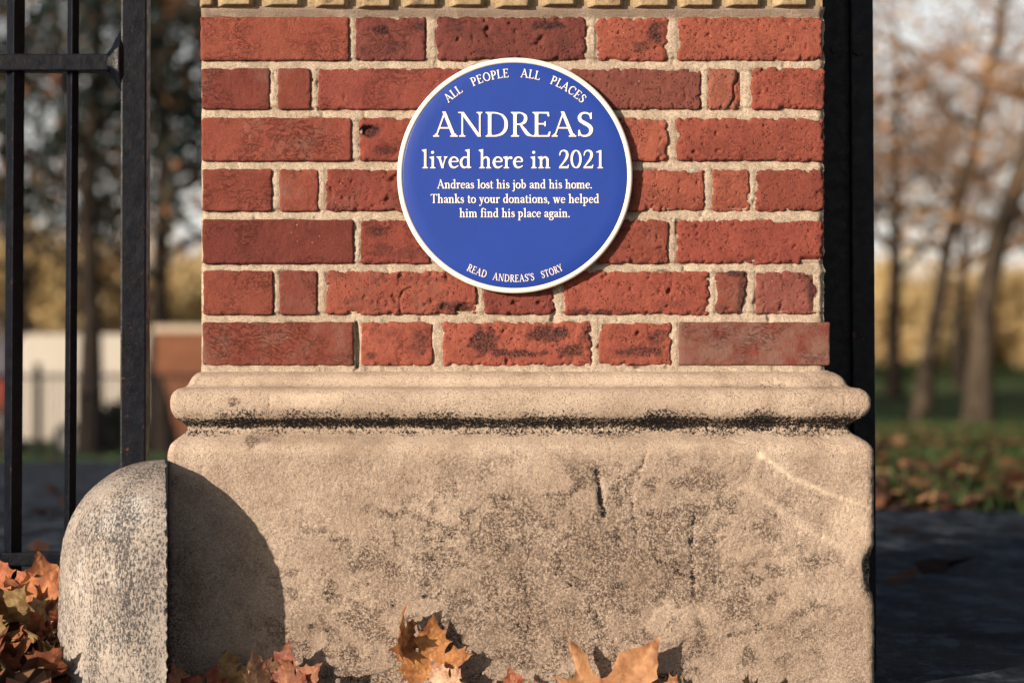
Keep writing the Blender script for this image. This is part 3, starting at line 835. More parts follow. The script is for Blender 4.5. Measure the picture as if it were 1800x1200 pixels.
# ------------------------------------------------------------------ lettering (outlines drawn here, no font file)
class Glyphs:
    T, t = .125, .055
    def __init__(s): s.c = {}
    # field is max(signed inside distance)
    def stroke(s, pts, ws=None, n=26):
        P = [np.array(p, float) for p in pts]
        if len(P) == 2: C = [P[0]+(P[1]-P[0])*k/n for k in range(n+1)]; W = None if ws is None else np.interp(np.linspace(0, 1, n+1), np.linspace(0, 1, len(ws)), ws)
        else:
            Q = [2*P[0]-P[1]]+P+[2*P[-1]-P[-2]]; C = []
            for i in range(1, len(Q)-2):
                for k in range(n):
                    u = k/n; a, b, c, d = Q[i-1], Q[i], Q[i+1], Q[i+2]
                    C.append(.5*((2*b)+(c-a)*u+(2*a-5*b+4*c-d)*u*u+(3*b-a-3*c+d)*u**3))
            C.append(P[-1]); W = None if ws is None else np.interp(np.linspace(0, 1, len(C)), np.linspace(0, 1, len(ws)), ws)
        C = np.array(C)
        if W is None:
            tn = np.gradient(C, axis=0); tn /= np.linalg.norm(tn, axis=1)[:, None]+1e-9
            a = math.radians(12); vx = tn[:, 0]*math.cos(a)+tn[:, 1]*math.sin(a)*-1; W = np.sqrt((s.T*np.sqrt(np.maximum(0, 1-vx**2)))**2+(s.t*vx)**2)
        s.items.append(('d', C, W/2))
    def poly(s, pts): s.items.append(('p', np.array(pts, float)))
    def diag(s, x0, y0, x1, y1, w): s.poly([(x0-w/2, y0), (x0+w/2, y0), (x1+w/2, y1), (x1-w/2, y1)])
    def serif(s, x, y, w, up=1, l=.085, r=.085):
        h = .04
        s.poly([(x-w/2-l, y), (x+w/2+r, y), (x+w/2+r, y+up*h*.8), (x+w/2+r*.35, y+up*h*1.25), (x+w/2, y+up*(h+.075)), (x-w/2, y+up*(h+.075)), (x-w/2-l*.35, y+up*h*1.25), (x-w/2-l, y+up*h*.8)])
    def stem(s, x, y0, y1, w=None, b=True, t=True):
        w = w or s.T; s.poly([(x-w/2, y0), (x+w/2, y0), (x+w/2, y1), (x-w/2, y1)])
        if b: s.serif(x, y0, w, 1)
        if t is True: s.serif(x, y1, w, -1)
        if t == 'f': s.poly([(x+w/2, y1+.015), (x+w/2, y1-.15), (x-w/2, y1-.15), (x-w/2-.11, y1-.055), (x-w/2-.11, y1-.03)])
    def ring(s, cx, cy, rx, ry):
        n = 64; a = np.linspace(0, 2*math.pi, n+1); s.stroke([(cx+rx*math.cos(v), cy+ry*math.sin(v)) for v in a], None, 3)
    def glyph(s, ch):
        s.items = []; T, t = s.T, s.t; X = .64
        adv = .6
        if ch == 'A': s.diag(.10, 0, .40, 1.0, t); s.diag(.37, 1.02, .72, 0, T); s.poly([(.2, .33), (.6, .33), (.6, .38), (.2, .38)]); s.serif(.10, 0, t, 1, .08, .1); s.serif(.72, 0, T, 1, .08, .07); adv = .84
        elif ch == 'N': s.stem(.16, 0, 1, t, True, False); s.diag(.15, 1, .75, 0, T*1.05); s.stem(.76, 0, 1, t, False, True); s.poly([(.02, 1), (.2, 1), (.2, .955), (.02, .965)]); adv = .92
        elif ch == 'D': s.stem(.18, 0, 1, T); s.stroke([(.2, .972), (.4, .965), (.60, .88), (.72, .70), (.745, .5), (.72, .3), (.60, .12), (.4, .035), (.2, .028)]); adv = .87
        elif ch == 'R': s.stem(.18, 0, 1, T); s.stroke([(.2, .972), (.38, .965), (.51, .88), (.545, .74), (.50, .59), (.38, .51), (.22, .50)]); s.stroke([(.36, .50), (.50, .28), (.62, .10), (.76, .025)], [t, T, T*1.05, t]); adv = .74
        elif ch == 'P': s.stem(.18, 0, 1, T); s.stroke([(.2, .972), (.38, .965), (.52, .88), (.56, .72), (.51, .55), (.38, .46), (.22, .46)]); adv = .66
        elif ch == 'E': s.stem(.18, 0, 1, T); s.poly([(.2, 1), (.60, 1), (.615, .82), (.57, .82), (.54, .94), (.2, .95)]); s.poly([(.2, .545), (.44, .545), (.46, .62), (.49, .62), (.49, .42), (.46, .42), (.44, .495), (.2, .495)]); s.poly([(.2, 0), (.62, 0), (.66, .20), (.615, .20), (.56, .055), (.2, .05)]); adv = .70
        elif ch == 'L': s.stem(.18, 0, 1, T); s.poly([(.2, 0), (.60, 0), (.64, .22), (.595, .22), (.53, .055), (.2, .05)]); adv = .65
        elif ch == 'O': s.ring(.44, .5, .345, .475); adv = .88
        elif ch == 'C': s.stroke([(.70, .76), (.62, .90), (.46, .975), (.27, .92), (.13, .74), (.105, .5), (.15, .26), (.29, .07), (.48, .025), (.64, .10), (.74, .24)], [.05, .06, .06, .10, .125, .13, .125, .10, .07, .06, .045]); s.poly([(.67, .70), (.73, .70), (.73, .97), (.69, .97)]); adv = .80
        elif ch == 'S': s.stroke([(.50, .76), (.46, .90), (.32, .97), (.18, .93), (.115, .80), (.15, .66), (.29, .55), (.44, .44), (.51, .30), (.47, .12), (.33, .03), (.17, .06), (.10, .22)], [.045, .055, .06, .08, .11, .125, .135, .135, .125, .1, .07, .055, .045]); s.poly([(.48, .72), (.53, .72), (.53, .98), (.495, .98)]); s.poly([(.07, .02), (.105, .02), (.13, .27), (.08, .27)]); adv = .60
        elif ch == 'T': s.stem(.40, 0, 1, T, True, False); s.poly([(.06, 1), (.74, 1), (.76, .80), (.72, .80), (.68, .945), (.12, .945), (.08, .80), (.04, .80)]); adv = .80
        elif ch == 'Y': s.diag(.42, .45, .12, 1, T); s.diag(.40, .45, .68, 1, t); s.stem(.40, 0, .47, T, True, False); s.serif(.12, 1, T, -1, .08, .07); s.serif(.68, 1, t, -1, .09, .07); adv = .80
        elif ch == "'": s.stroke([(.12, .98), (.13, .84), (.09, .72)], [.12, .11, .03]); adv = .24
        elif ch == '.': s.stroke([(.13, .065), (.131, .065)], [.15, .15]); adv = .28
        elif ch == ',': s.stroke([(.12, .07), (.15, 0), (.08, -.14)], [.15, .12, .03]); adv = .28
        elif ch == '0': s.ring(.31, .5, .225, .47); adv = .62
        elif ch == '1': s.stem(.30, 0, .98, T, True, False); s.poly([(.36, .99), (.24, .96), (.10, .90), (.10, .865), (.26, .87)]); adv = .56
        elif ch == '2': s.stroke([(.10, .72), (.15, .90), (.29, .97), (.44, .90), (.48, .72), (.42, .52), (.28, .30), (.10, .06)], [.05, .06, .07, .11, .13, .12, .08, .06]); s.poly([(.06, 0), (.53, 0), (.57, .19), (.53, .19), (.49, .10), (.12, .09)]); adv = .62
        elif ch == 'l': s.stem(.19, 0, 1.03, T, True, 'f'); adv = .385
        elif ch == 'i': s.stem(.19, 0, X, T, True, 'f'); s.stroke([(.18, .87), (.181, .87)], [.15, .15]); adv = .385
        elif ch == 'j': s.stem(.19, -.12, X, T, False, 'f'); s.stroke([(.19, -.08), (.17, -.22), (.06, -.30), (-.02, -.27)], [T, .1, .06, .07]); s.stroke([(.18, .87), (.181, .87)], [.15, .15]); adv = .34
        elif ch == 'h': s.stem(.17, 0, 1.03, T, True, 'f'); s.stroke([(.2, .46), (.30, .58), (.41, .60), (.49, .50), (.50, .36), (.50, .05)], [.05, .07, .09, .12, T, T]); s.serif(.50, 0, T, 1, .07, .08); adv = .68
        elif ch == 'n': s.stem(.17, 0, X, T, True, 'f'); s.stroke([(.2, .46), (.30, .58), (.41, .60), (.49, .50), (.50, .36), (.50, .05)], [.05, .07, .09, .12, T, T]); s.serif(.50, 0, T, 1, .07, .08); adv = .68
        elif ch == 'm':
            s.stem(.17, 0, X, T, True, 'f')
            for o in (0, .33): s.stroke([(.2+o, .46), (.30+o, .58), (.41+o, .60), (.49+o, .50), (.50+o, .36), (.50+o, .05)], [.05, .07, .09, .12, T, T]); s.serif(.50+o, 0, T, 1, .07, .08)
            adv = 1.01
        elif ch == 'r': s.stem(.17, 0, X, T, True, 'f'); s.stroke([(.2, .44), (.30, .57), (.40, .59)], [.05, .08, .11]); s.stroke([(.41, .565), (.411, .565)], [.13, .13]); adv = .48
        elif ch == 'u': s.stem(.17, .2, X, T, False, 'f'); s.stroke([(.17, .25), (.20, .10), (.31, .04), (.44, .14), (.48, .22)], [T, .11, .08, .06, .05]); s.stem(.50, 0, X, T, False, 'f'); s.poly([(.5, 0), (.64, .03), (.64, .07), (.5, .1)]); adv = .68
        elif ch == 'o': s.ring(.30, .32, .22, .295); adv = .60
        elif ch == 'e': s.stroke([(.11, .355), (.30, .365), (.49, .375), (.46, .52), (.32, .61), (.18, .55), (.105, .40), (.10, .27), (.17, .10), (.32, .035), (.51, .13)], [.045, .045, .06, .085, .06, .09, .12, .125, .11, .085, .04]); adv = .56
        elif ch == 'c': s.stroke([(.45, .50), (.40, .58), (.30, .61), (.17, .54), (.10, .38), (.11, .22), (.19, .08), (.32, .035), (.49, .13)], [.12, .08, .055, .09, .12, .125, .11, .085, .04]); adv = .53
        elif ch == 'a': s.stroke([(.10, .50), (.18, .59), (.29, .61), (.39, .54), (.41, .40), (.41, .12), (.46, .05), (.55, .07)], [.11, .07, .06, .10, T, T, .09, .04]); s.stroke([(.40, .36), (.27, .33), (.14, .26), (.11, .14), (.19, .045), (.31, .07), (.40, .16)], [.045, .06, .09, .12, .08, .06, .05]); adv = .56
        elif ch == 's': s.stroke([(.37, .49), (.31, .59), (.21, .61), (.12, .54), (.13, .43), (.24, .34), (.36, .26), (.38, .13), (.28, .04), (.17, .045), (.09, .15)], [.045, .055, .06, .09, .115, .125, .125, .105, .07, .055, .045]); s.poly([(.35, .44), (.395, .44), (.395, .62), (.365, .62)]); s.poly([(.065, .02), (.095, .02), (.115, .19), (.07, .19)]); adv = .46
        elif ch == 't': s.stem(.18, .12, .72, T*.95, False, False); s.poly([(.12, .80), (.18, .84), (.235, .86), (.235, .6), (.12, .6)]); s.stroke([(.18, .18), (.20, .07), (.29, .03), (.39, .08)], [T*.95, .11, .08, .04]); s.poly([(.04, .595), (.38, .595), (.38, .64), (.04, .64)]); adv = .41
        elif ch == 'f': s.stem(.19, 0, .84, T, True, False); s.stroke([(.19, .80), (.21, .94), (.32, 1.01), (.42, .97)], [T, .11, .07, .11]); s.poly([(.05, .595), (.38, .595), (.38, .64), (.05, .64)]); adv = .40
        elif ch == 'd': s.stroke([(.46, .52), (.36, .60), (.24, .59), (.13, .46), (.10, .30), (.15, .12), (.27, .035), (.38, .07), (.47, .16)], [.05, .06, .08, .115, .125, .115, .085, .06, .045]); s.stem(.48, 0, 1.03, T, False, 'f'); s.poly([(.48, 0), (.62, .03), (.62, .07), (.48, .1)]); adv = .66
        elif ch == 'b': s.stem(.17, .03, 1.03, T, False, 'f'); s.stroke([(.18, .14), (.27, .04), (.39, .05), (.50, .19), (.52, .34), (.47, .51), (.36, .60), (.26, .57), (.18, .47)], [.05, .06, .085, .115, .125, .115, .085, .06, .045]); adv = .64
        elif ch == 'p': s.stem(.17, -.34, X, T, True, 'f'); s.stroke([(.18, .14), (.27, .04), (.39, .05), (.50, .19), (.52, .34), (.47, .51), (.36, .60), (.26, .57), (.18, .47)], [.05, .06, .085, .115, .125, .115, .085, .06, .045]); adv = .64
        elif ch == 'g': s.ring(.27, .42, .16, .185); s.stroke([(.40, .55), (.47, .62), (.55, .60)], [.05, .06, .09]); s.stroke([(.18, .24), (.12, .16), (.16, .09), (.34, .05), (.48, -.02), (.50, -.15), (.38, -.28), (.20, -.29), (.08, -.20), (.10, -.08), (.20, .02)], [.05, .06, .09, .11, .1, .1, .07, .06, .09, .08, .04]); adv = .57
        elif ch == 'v': s.diag(.13, X, .31, 0, T); s.diag(.30, 0, .46, X, t); s.serif(.13, X, T, -1, .08, .06); s.serif(.46, X, t, -1, .07, .07); adv = .58
        elif ch == 'y': s.diag(.13, X, .31, .02, T); s.diag(.28, -.08, .46, X, t); s.stroke([(.29, 0), (.22, -.2), (.12, -.29), (.05, -.25)], [.07, .06, .06, .11]); s.serif(.13, X, T, -1, .08, .06); s.serif(.46, X, t, -1, .07, .07); adv = .58
        elif ch == 'w':
            s.diag(.13, X, .29, 0, T); s.diag(.29, 0, .44, X, t); s.diag(.42, X, .59, 0, T); s.diag(.59, 0, .74, X, t); s.serif(.13, X, T, -1, .08, .06); s.serif(.74, X, t, -1, .07, .07); s.serif(.42, X, T, -1, .05, .05); adv = .86
        elif ch == 'k': s.stem(.17, 0, 1.03, T, True, 'f'); s.diag(.24, .28, .46, X, t); s.diag(.30, .38, .52, 0, T); s.serif(.46, X, t, -1, .08, .07); s.serif(.52, 0, T, 1, .07, .07); adv = .64
        return adv
    def get(s, ch):
        if ch in s.c: return s.c[ch]
        adv = s.glyph(ch)
        st = .0215; gx = np.arange(-.16, adv+.2, st); gy = np.arange(-.42, 1.14, st)
        GX, GY = np.meshgrid(gx, gy); Fd = np.full(GX.shape, -9.0)
        for it in s.items:
            if it[0] == 'd':
                C, W = it[1], it[2]
                for (cx, cy), w in zip(C, W): np.maximum(Fd, w-np.hypot(GX-cx, GY-cy), out=Fd)
            else:
                P = it[1]; n = len(P); dd = np.full(GX.shape, 1e9); ins = np.zeros(GX.shape, bool)
                for i in range(n):
                    x0, y0 = P[i]; x1, y1 = P[(i+1) % n]
                    dx, dy = x1-x0, y1-y0; tt = np.clip(((GX-x0)*dx+(GY-y0)*dy)/(dx*dx+dy*dy+1e-12), 0, 1)
                    dd = np.minimum(dd, np.hypot(GX-x0-tt*dx, GY-y0-tt*dy))
                    c = ((y0 > GY) != (y1 > GY)); xx = (x1-x0)*(GY-y0)/((y1-y0) if abs(y1-y0) > 1e-12 else 1e-12)+x0
                    ins ^= c & (GX < xx)
                np.maximum(Fd, np.where(ins, dd, -dd), out=Fd)
        Fd = Fd+.004
        # marching squares
        nxt = {}; pos = {}
        H, W_ = Fd.shape
        B = Fd > 0
        act = (B[:-1, :-1].astype(int)+B[:-1, 1:]+B[1:, :-1]+B[1:, 1:]); ys, xs_ = np.where((act > 0) & (act < 4))
        def ed(a, b):
            k = (a, b) if a < b else (b, a)
            if k not in pos:
                fa, fb = Fd[a], Fd[b]; t_ = fa/(fa-fb)
                pos[k] = (gx[a[1]]+(gx[b[1]]-gx[a[1]])*t_, gy[a[0]]+(gy[b[0]]-gy[a[0]])*t_)
            return k
        for y, x in zip(ys.tolist(), xs_.tolist()):
            c = [(y, x), (y, x+1), (y+1, x+1), (y+1, x)]; bb = [B[q] for q in c]
            ent = []; ex = []
            for i in range(4):
                a, b = i, (i+1) % 4
                if bb[a] and not bb[b]: ex.append(ed(c[a], c[b]))
                if not bb[a] and bb[b]: ent.append(ed(c[a], c[b]))
            # walk keeping the inside on one side
            if len(ex) == 1: nxt[ex[0]] = ent[0]
            else:
                nxt[ex[0]] = ent[0] if ent[0] != ex[0] else ent[1]; nxt[ex[1]] = ent[1]
        loops = []; seen = set()
        for k in list(nxt):
            if k in seen: continue
            lp = []; q = k
            while q in nxt and q not in seen: seen.add(q); lp.append(pos[q]); q = nxt[q]
            if len(lp) > 5:
                # drop collinear points
                A = np.array(lp); pr = np.roll(A, 1, 0); nx_ = np.roll(A, -1, 0)
                cr = np.abs((A[:, 0]-pr[:, 0])*(nx_[:, 1]-A[:, 1])-(A[:, 1]-pr[:, 1])*(nx_[:, 0]-A[:, 0]))
                A = A[cr > 1e-7]
                if len(A) > 3: loops.append([tuple(p) for p in A])
        pv = [Vector(p) for lp in loops for p in lp]; eds = []; o = 0
        for lp in loops:
            m = len(lp); eds += [(o+i, o+(i+1) % m) for i in range(m)]; o += m
        r_ = delaunay_2d_cdt(pv, eds, [], 0, 1e-7); rv = [(v.x, v.y) for v in r_[0]]; tri = []
        for f in r_[2]:
            cx = sum(rv[i][0] for i in f)/3; cy = sum(rv[i][1] for i in f)/3
            fx, fy = (cx-gx[0])/st, (cy-gy[0])/st; ix, iy = int(fx), int(fy); ix = min(ix, W_-2); iy = min(iy, H-2); fx -= ix; fy -= iy
            if (Fd[iy, ix]*(1-fx)+Fd[iy, ix+1]*fx)*(1-fy)+(Fd[iy+1, ix]*(1-fx)+Fd[iy+1, ix+1]*fx)*fy > 0: tri.append(tuple(f))
        s.c[ch] = (adv, loops, (rv, tri)); return s.c[ch]
GL = Glyphs()
def letters_mesh(items, name, raise_, kern=0):
    """items: list of (char, 2-D affine function) -> one raised mesh, front towards -Y"""
    V = []; F = []
    for ii, (ch, fn) in enumerate(items):
        lift = raise_+(.00016 if ii % 2 else 0)
        adv, loops, tri = GL.get(ch); b = len(V); flat = [p for lp in loops for p in lp]; n = len(flat)
        top = [fn(p) for p in flat]
        V += [(x, -lift, z) for x, z in top]; V += [(x, .0006, z) for x, z in top]
        b2 = len(V); V += [(x, -lift, z) for x, z in (fn(p) for p in tri[0])]
        for t_ in tri[1]: F.append((b2+t_[0], b2+t_[1], b2+t_[2]))
        o = 0
        for lp in loops:
            m = len(lp)
            for i in range(m):
                j = (i+1) % m; F.append((b+o+i, b+o+j, b+n+o+j, b+n+o+i))
            o += m
    me = bpy.data.meshes.new(name); me.from_pydata(V, [], F); me.update()
    import bmesh
    bm = bmesh.new(); bm.from_mesh(me); bmesh.ops.recalc_face_normals(bm, faces=bm.faces); bm.to_mesh(me); bm.free()
    return me

# ------------------------------------------------------------------ the plaque
plq_c = at(905, 308.5, -.014); kp = (DC-.0145)/FPX
plaque = tag(empty("round_plaque", (plq_c.x, -.0035, plq_c.z)), "round blue plaque with cream rim and raised cream lettering fixed on the brick pier", "plaque")
def lathe(prof, n, name, mat, parent, smooth=True):
    a = np.linspace(0, 2*math.pi, n, endpoint=False)
    V = np.array([[(r*math.cos(t), y, r*math.sin(t)) for t in a] for r, y in prof]).reshape(-1, 3)
    Fq = grid_faces(len(prof), n, 0, True)
    me = npmesh(name, V, Fq, smooth)
    import bmesh
    bm = bmesh.new(); bm.from_mesh(me); bmesh.ops.recalc_face_normals(bm, faces=bm.faces); bm.to_mesh(me); bm.free()
    return link(name, me, mat, parent)
ro = 207*kp; ri = 197.3*kp
rim_prof = [(.001, .0), (ro-.006, 0), (ro-.0015, .0)]
lathe([(ro-.004, 0), (ro-.0005, -.001), (ro, -.003), (ro, -.0095), (ro-.0008, -.0116), (ro-.0030, -.0130), (ri+.0028, -.0130), (ri+.0008, -.0120), (ri, -.0100), (ri, -.0095)], 256, "rim", M["white"], plaque)
lathe([(ri+.0004, -.002), (ri+.0004, -.0110), (ri-.0010, -.0114), (ri-.02, -.0115), (.10, -.0115), (.05, -.0115), (.0001, -.0115)], 256, "face", M["blue"], plaque)
lathe([(.0001, -.0005), (ro-.004, -.0005)], 128, "back_plate", M["screw"], plaque)
for sx, sz in ((.149, .052),):
    pass
FY = -.0115
def straight(text, xa, xb, base, cap, name, track=.0, per_letter=False):
    k = cap*kp
    adv = [(GL.get(c)[0] if c != ' ' else .34)+track for c in text]; tot = sum(adv)-track
    # tight side bearings: first glyph's ink starts a little in
    sx = (xb-xa)*kp/(tot-.06); x = (xa-905)*kp-.03*sx; z0 = (308.5-base)*kp; items = []
    for c, a in zip(text, adv):
        if c != ' ':
            if per_letter:
                lift_ = .0011 if len(plaque.children) % 2 else .0013
                me = letters_mesh([(c, lambda p: (p[0]*sx, p[1]*k))], "letter", lift_)
                link("letter", me, M["white"], plaque, (x, FY, z0))
            else:
                items.append((c, (lambda p, x=x: (x+p[0]*sx, z0+p[1]*k))))
        x += a*sx
    if items: link(name, letters_mesh(items, name, .0009), M["white"], plaque, (0, FY, 0))
def curved(text, a0, a1, rb, cap, name, top=True):
    """text between angles a0..a1 (degrees from straight up, or from straight down), rb = baseline radius in px"""
    k = cap*kp; adv = [GL.get(c)[0]+.05 for c in text]; tot = sum(adv)-.05-.1
    span = math.radians(a1-a0); items = []; acc = -.05
    rm = (rb+cap/2*(1 if top else -1))*kp; sx = span*rm/tot
    for c, a in zip(text, adv):
        g = GL.get(c)[0]; mid = (acc+g/2)/tot; ang = math.radians(a0)+span*mid
        def fn(p, ang=ang, g=g):
            u = (p[0]-g/2)*sx; v = p[1]*k
            if top:
                r = rb*kp+v; return (math.sin(ang)*r+math.cos(ang)*u, math.cos(ang)*r-math.sin(ang)*u)
            r = rb*kp-v; return (math.sin(ang)*r+math.cos(ang)*u, -math.cos(ang)*r+math.sin(ang)*u)
        items.append((c, fn)); acc += a
    link(name, letters_mesh(items, name, .0009), M["white"], plaque, (0, FY, 0))
GL.T, GL.t = .110, .046
straight("ANDREAS", 763, 1042, 240.5, 43, "name", 0, True)
straight("lived here in 2021", 742, 1063, 296, 32, "lived_line", 0, True)
GL.c = {}; GL.T, GL.t = .128, .064
straight("Andreas lost his job and his home.", 769, 1041, 331.5, 15.5, "inscription")
straight("Thanks to your donations, we helped", 757, 1053, 357, 15.5, "inscription")
straight("him find his place again.", 808, 1002, 382, 15.5, "inscription")
for w, a, b in (("ALL", -42.3, -32.0), ("PEOPLE", -25.0, -3.6), ("ALL", 3.6, 14.2), ("PLACES", 21.0, 42.6)): curved(w, a, b, 172.5, 15, "inscription")
for w, a, b in (("READ", -27.0, -16.0), ("ANDREAS'S", -12.0, 10.6), ("STORY", 15.0, 27.2)): curved(w, a, b, 187, 12.5, "inscription", False)

# ------------------------------------------------------------------ granite guard stone
def build_guard():
    ys = [(0.5, 807), (20, 808.5), (40, 811), (60, 816), (80, 824), (97, 833), (112, 843.5), (125, 855), (137, 867), (146, 879), (155, 893), (164, 911), (171, 930), (176.5, 950), (180.5, 975), (182.5, 1005), (183.5, 1040), (184, 1080), (184, 1120), (183, 1160), (182, 1250)]
    P = [(r*kf, (600-y)*kf+HC) for r, y in ys]; out = []
    for (a, b), (c, d) in zip(P[:-1], P[1:]):
        L = math.hypot(c-a, d-b); n = max(1, int(L/.0035))
        out += [(a+(c-a)*k/n, b+(d-b)*k/n) for k in range(n)]
    out.append(P[-1]); prf = np.array(out)
    q = prf.copy(); q[1:-1] = .25*prf[:-2]+.5*prf[1:-1]+.25*prf[2:]; prf = q
    n = 130; a = np.linspace(-math.pi/2, -1.5*math.pi, n)       # front, round by the left, to the back
    V = np.stack([prf[:, 0][:, None]*np.cos(a), prf[:, 0][:, None]*np.sin(a), np.repeat(prf[:, 1][:, None], n, 1)], -1).reshape(-1, 3)
    N = V*np.array([1, 1, .5]); N[:, 2] = .0; N /= (np.linalg.norm(N, axis=1)[:, None]+1e-6)
    d = .0026*fbm(V*11, 3)+.0016*fbm(V*70, 3)+.0009*fbm(V*220, 2); V = V+N*d[:, None]
    V[:, 0] = np.minimum(V[:, 0], 0)
    nr = len(prf); idx = np.arange(nr*n).reshape(nr, n)
    e = (np.abs(V[:, 1]) > 0)
    # rough broken arris at the cut face
    fr = idx[:, 0]; V[fr, 0] += .0060*(fbm(np.stack([V[fr, 2]*110, V[fr, 2]*0, V[fr, 2]*0], 1), 4)-.15)
    # flat cut face: grid between front and back edges
    m = 24; A = V[idx[:, 0]]; B = V[idx[:, -1]]; tt = np.linspace(0, 1, m)[None, :, None]
    G = A[:, None]*(1-tt)+B[:, None]*tt; G = G.reshape(-1, 3); G[:, 0] += .0012*fbm(G*50, 3)*np.repeat(np.sin(np.linspace(0, 1, m)*math.pi)[None], nr, 0).ravel()
    b0 = len(V); VV = np.vstack([V, G])
    px = VV[:, 0]/kf+293; py = 600-(VV[:, 2]-HC)/kf
    nz = fbm(VV*30, 3)
    scuff = sstep(.22, .5, fbm(VV*np.array([26, 26, 9])+3, 4))*.55
    lich = np.maximum.reduce([scuff, sstep(1.3, .5, np.hypot((px-245)/26, (py-872)/16)+nz*.9), .7*sstep(1.4, .3, np.hypot((px-215)/48, (py-905)/30)+nz)])
    cols = np.stack([lich*0, lich*0, lich], 1)
    me = npmesh("guard_stone", VV, [grid_faces(nr, n), grid_faces(nr, m, b0)[:, ::-1]], True, cols)
    import bmesh
    bm = bmesh.new(); bm.from_mesh(me); bmesh.ops.remove_doubles(bm, verts=bm.verts, dist=1e-5); bmesh.ops.recalc_face_normals(bm, faces=bm.faces)
    for ed_ in bm.edges:
        if ed_.is_manifold and ed_.calc_face_angle(0) > 1.1: ed_.smooth = False
    bm.to_mesh(me); bm.free()
    for p_ in me.polygons: p_.use_smooth = True
    o = link("guard_stone", me, M["granite"])
    o.location = ((290.5-900)*kf, YF-.004, 0)
    o.rotation_euler = (0, 0, math.radians(9.3))
    tag(o, "grey granite guard stone with rounded top at the left foot of the pier", "guard stone")
build_guard()

# ------------------------------------------------------------------ iron gate on the left
GY = .26; kg = (DC+GY)/FPX
def gp(px, py): return at(px, py, GY)
gate = tag(empty("iron_gate", (gp(240, 0).x, GY, ghf(-.6, GY))), "black painted iron gate of tall bars left of the brick pier", "gate")
def gpart(o):
    o.parent = gate; o.matrix_parent_inverse = Matrix.Translation(-gate.location); return o
def vbar(px_top, px_bot, w, ytop=-1300, ybot=1195, diamond=True, name="bar"):
    a = gp(px_bot, ybot); b = gp(px_bot+(px_top-px_bot)*(ybot-ytop)/1200, ytop)
    r = w*kg/2
    if diamond:
        o = MB().tube([a, a.lerp(b, .3), a.lerp(b, .6), b], r, 4, 0).build(name, M["iron"], None, bevel=.0016)
    else:
        o = MB().tube([a, a.lerp(b, .3), a.lerp(b, .6), b], r, 12, 0).build(name, M["iron"], None, smooth=True)
    return gpart(o)
vbar(28, 21, 33); 
vbar(129, 121, 22, ybot=1195)
for i in range(1, 7):
    off = -202*i
    vbar(28+off, 21+off, 33); vbar(129+off, 121+off, 22)
# hanging stile
a = gp(236, 1230); b = gp(242, -1330); w = 22.5*kg
st = MB()
for p in (a, b): st.v += [(p.x-w, GY-.022, p.z), (p.x+w, GY-.022, p.z), (p.x+w, GY+.022, p.z), (p.x-w, GY+.022, p.z)]
st.f = [(0,1,2,3),(7,6,5,4),(0,4,5,1),(1,5,6,2),(2,6,7,3),(3,7,4,0)]
gpart(st.build("stile", M["iron"], None, bevel=.003))
def rail(y0, y1, xa, xb, name="rail", dep=.011):
    p = gp(xa, y1); q = gp(xb, y0)
    return gpart(MB().box((p.x, GY-dep, p.z), (q.x, GY+dep, q.z)).build(name, M["iron"], None, bevel=.0025))
rail(97, 127, -1500, 195, dep=.021); rail(969, 993, -1500, 216, dep=.021); rail(-1180, -1150, -1500, 216, dep=.021)
# forged collar where the top rail meets the stile
pc = gp(218, 111)
mb = MB()
prof = [(gp(188, 0).x, gp(0, 98).z, gp(0, 126).z, .019), (gp(197, 0).x, gp(0, 88).z, gp(0, 134).z, .023), (gp(206, 0).x, gp(0, 70).z, gp(0, 148).z, .027), (gp(214, 0).x, gp(0, 58).z, gp(0, 162).z, .029), (gp(221, 0).x, gp(0, 54).z, gp(0, 168).z, .0235)]
for (x, zt_, zb_, dy) in prof: mb.v += [(x, GY-dy*.6, zt_), (x, GY-dy, zt_*.72+zb_*.28), (x, GY-dy, zt_*.3+zb_*.7), (x, GY-dy*.6, zb_), (x, GY+dy*.6, zb_), (x, GY+dy, zt_*.5+zb_*.5), (x, GY+dy*.6, zt_)]
for i in range(len(prof)-1):
    for k in range(7):
        k2 = (k+1) % 7; mb.f.append((i*7+k, i*7+k2, i*7+7+k2, i*7+7+k))
mb.f.append(tuple(range(7))); mb.f.append(tuple(range(28, 35))[::-1])
gpart(mb.build("forged_collar", M["iron"], None, smooth=False, bevel=.002))

# gate post on the right, in the pier's shadow
RY = .20; kr = (DC+RY)/FPX
rx0, rx1, rx2 = (1440-900)*kr, (1492-900)*kr, (1532-900)*kr
rp = tag(empty("gate_post", ((rx1+rx2)/2, RY, 0)), "dark iron gate post standing close behind the right edge of the pier", "gate post")
def rpart(o):
    o.parent = rp; o.matrix_parent_inverse = Matrix.Translation(-rp.location); return o
mb = MB(); lean = 6*kr
for z, s_ in ((0, lean*1.0), (2.4, -lean*1.4)): mb.v += [(rx1+s_, RY-.02, z), (rx2+s_, RY-.02, z), (rx2+s_, RY+.05, z), (rx1+s_, RY+.05, z)]
mb.f = [(0,1,2,3),(7,6,5,4),(0,4,5,1),(1,5,6,2),(2,6,7,3),(3,7,4,0)]
rpart(mb.build("post", M["iron"], None, bevel=.003))
rpart(MB().box((XB+.003, RY+.0, 0), (rx1+.012, RY+.035, 2.4)).build("back_plate", M["iron"], None, bevel=.003))
pb = at(1467, 88, RY-.005)
rpart(MB().tube([(pb.x, RY-.002, pb.z), (pb.x, RY-.008, pb.z)], .005, 8).build("bolt", M["iron"], None))
pb = at(1508, 87, RY-.02)
rpart(MB().tube([(pb.x, RY-.018, pb.z), (pb.x, RY-.028, pb.z)], .010, 8).build("bolt", M["iron"], None))

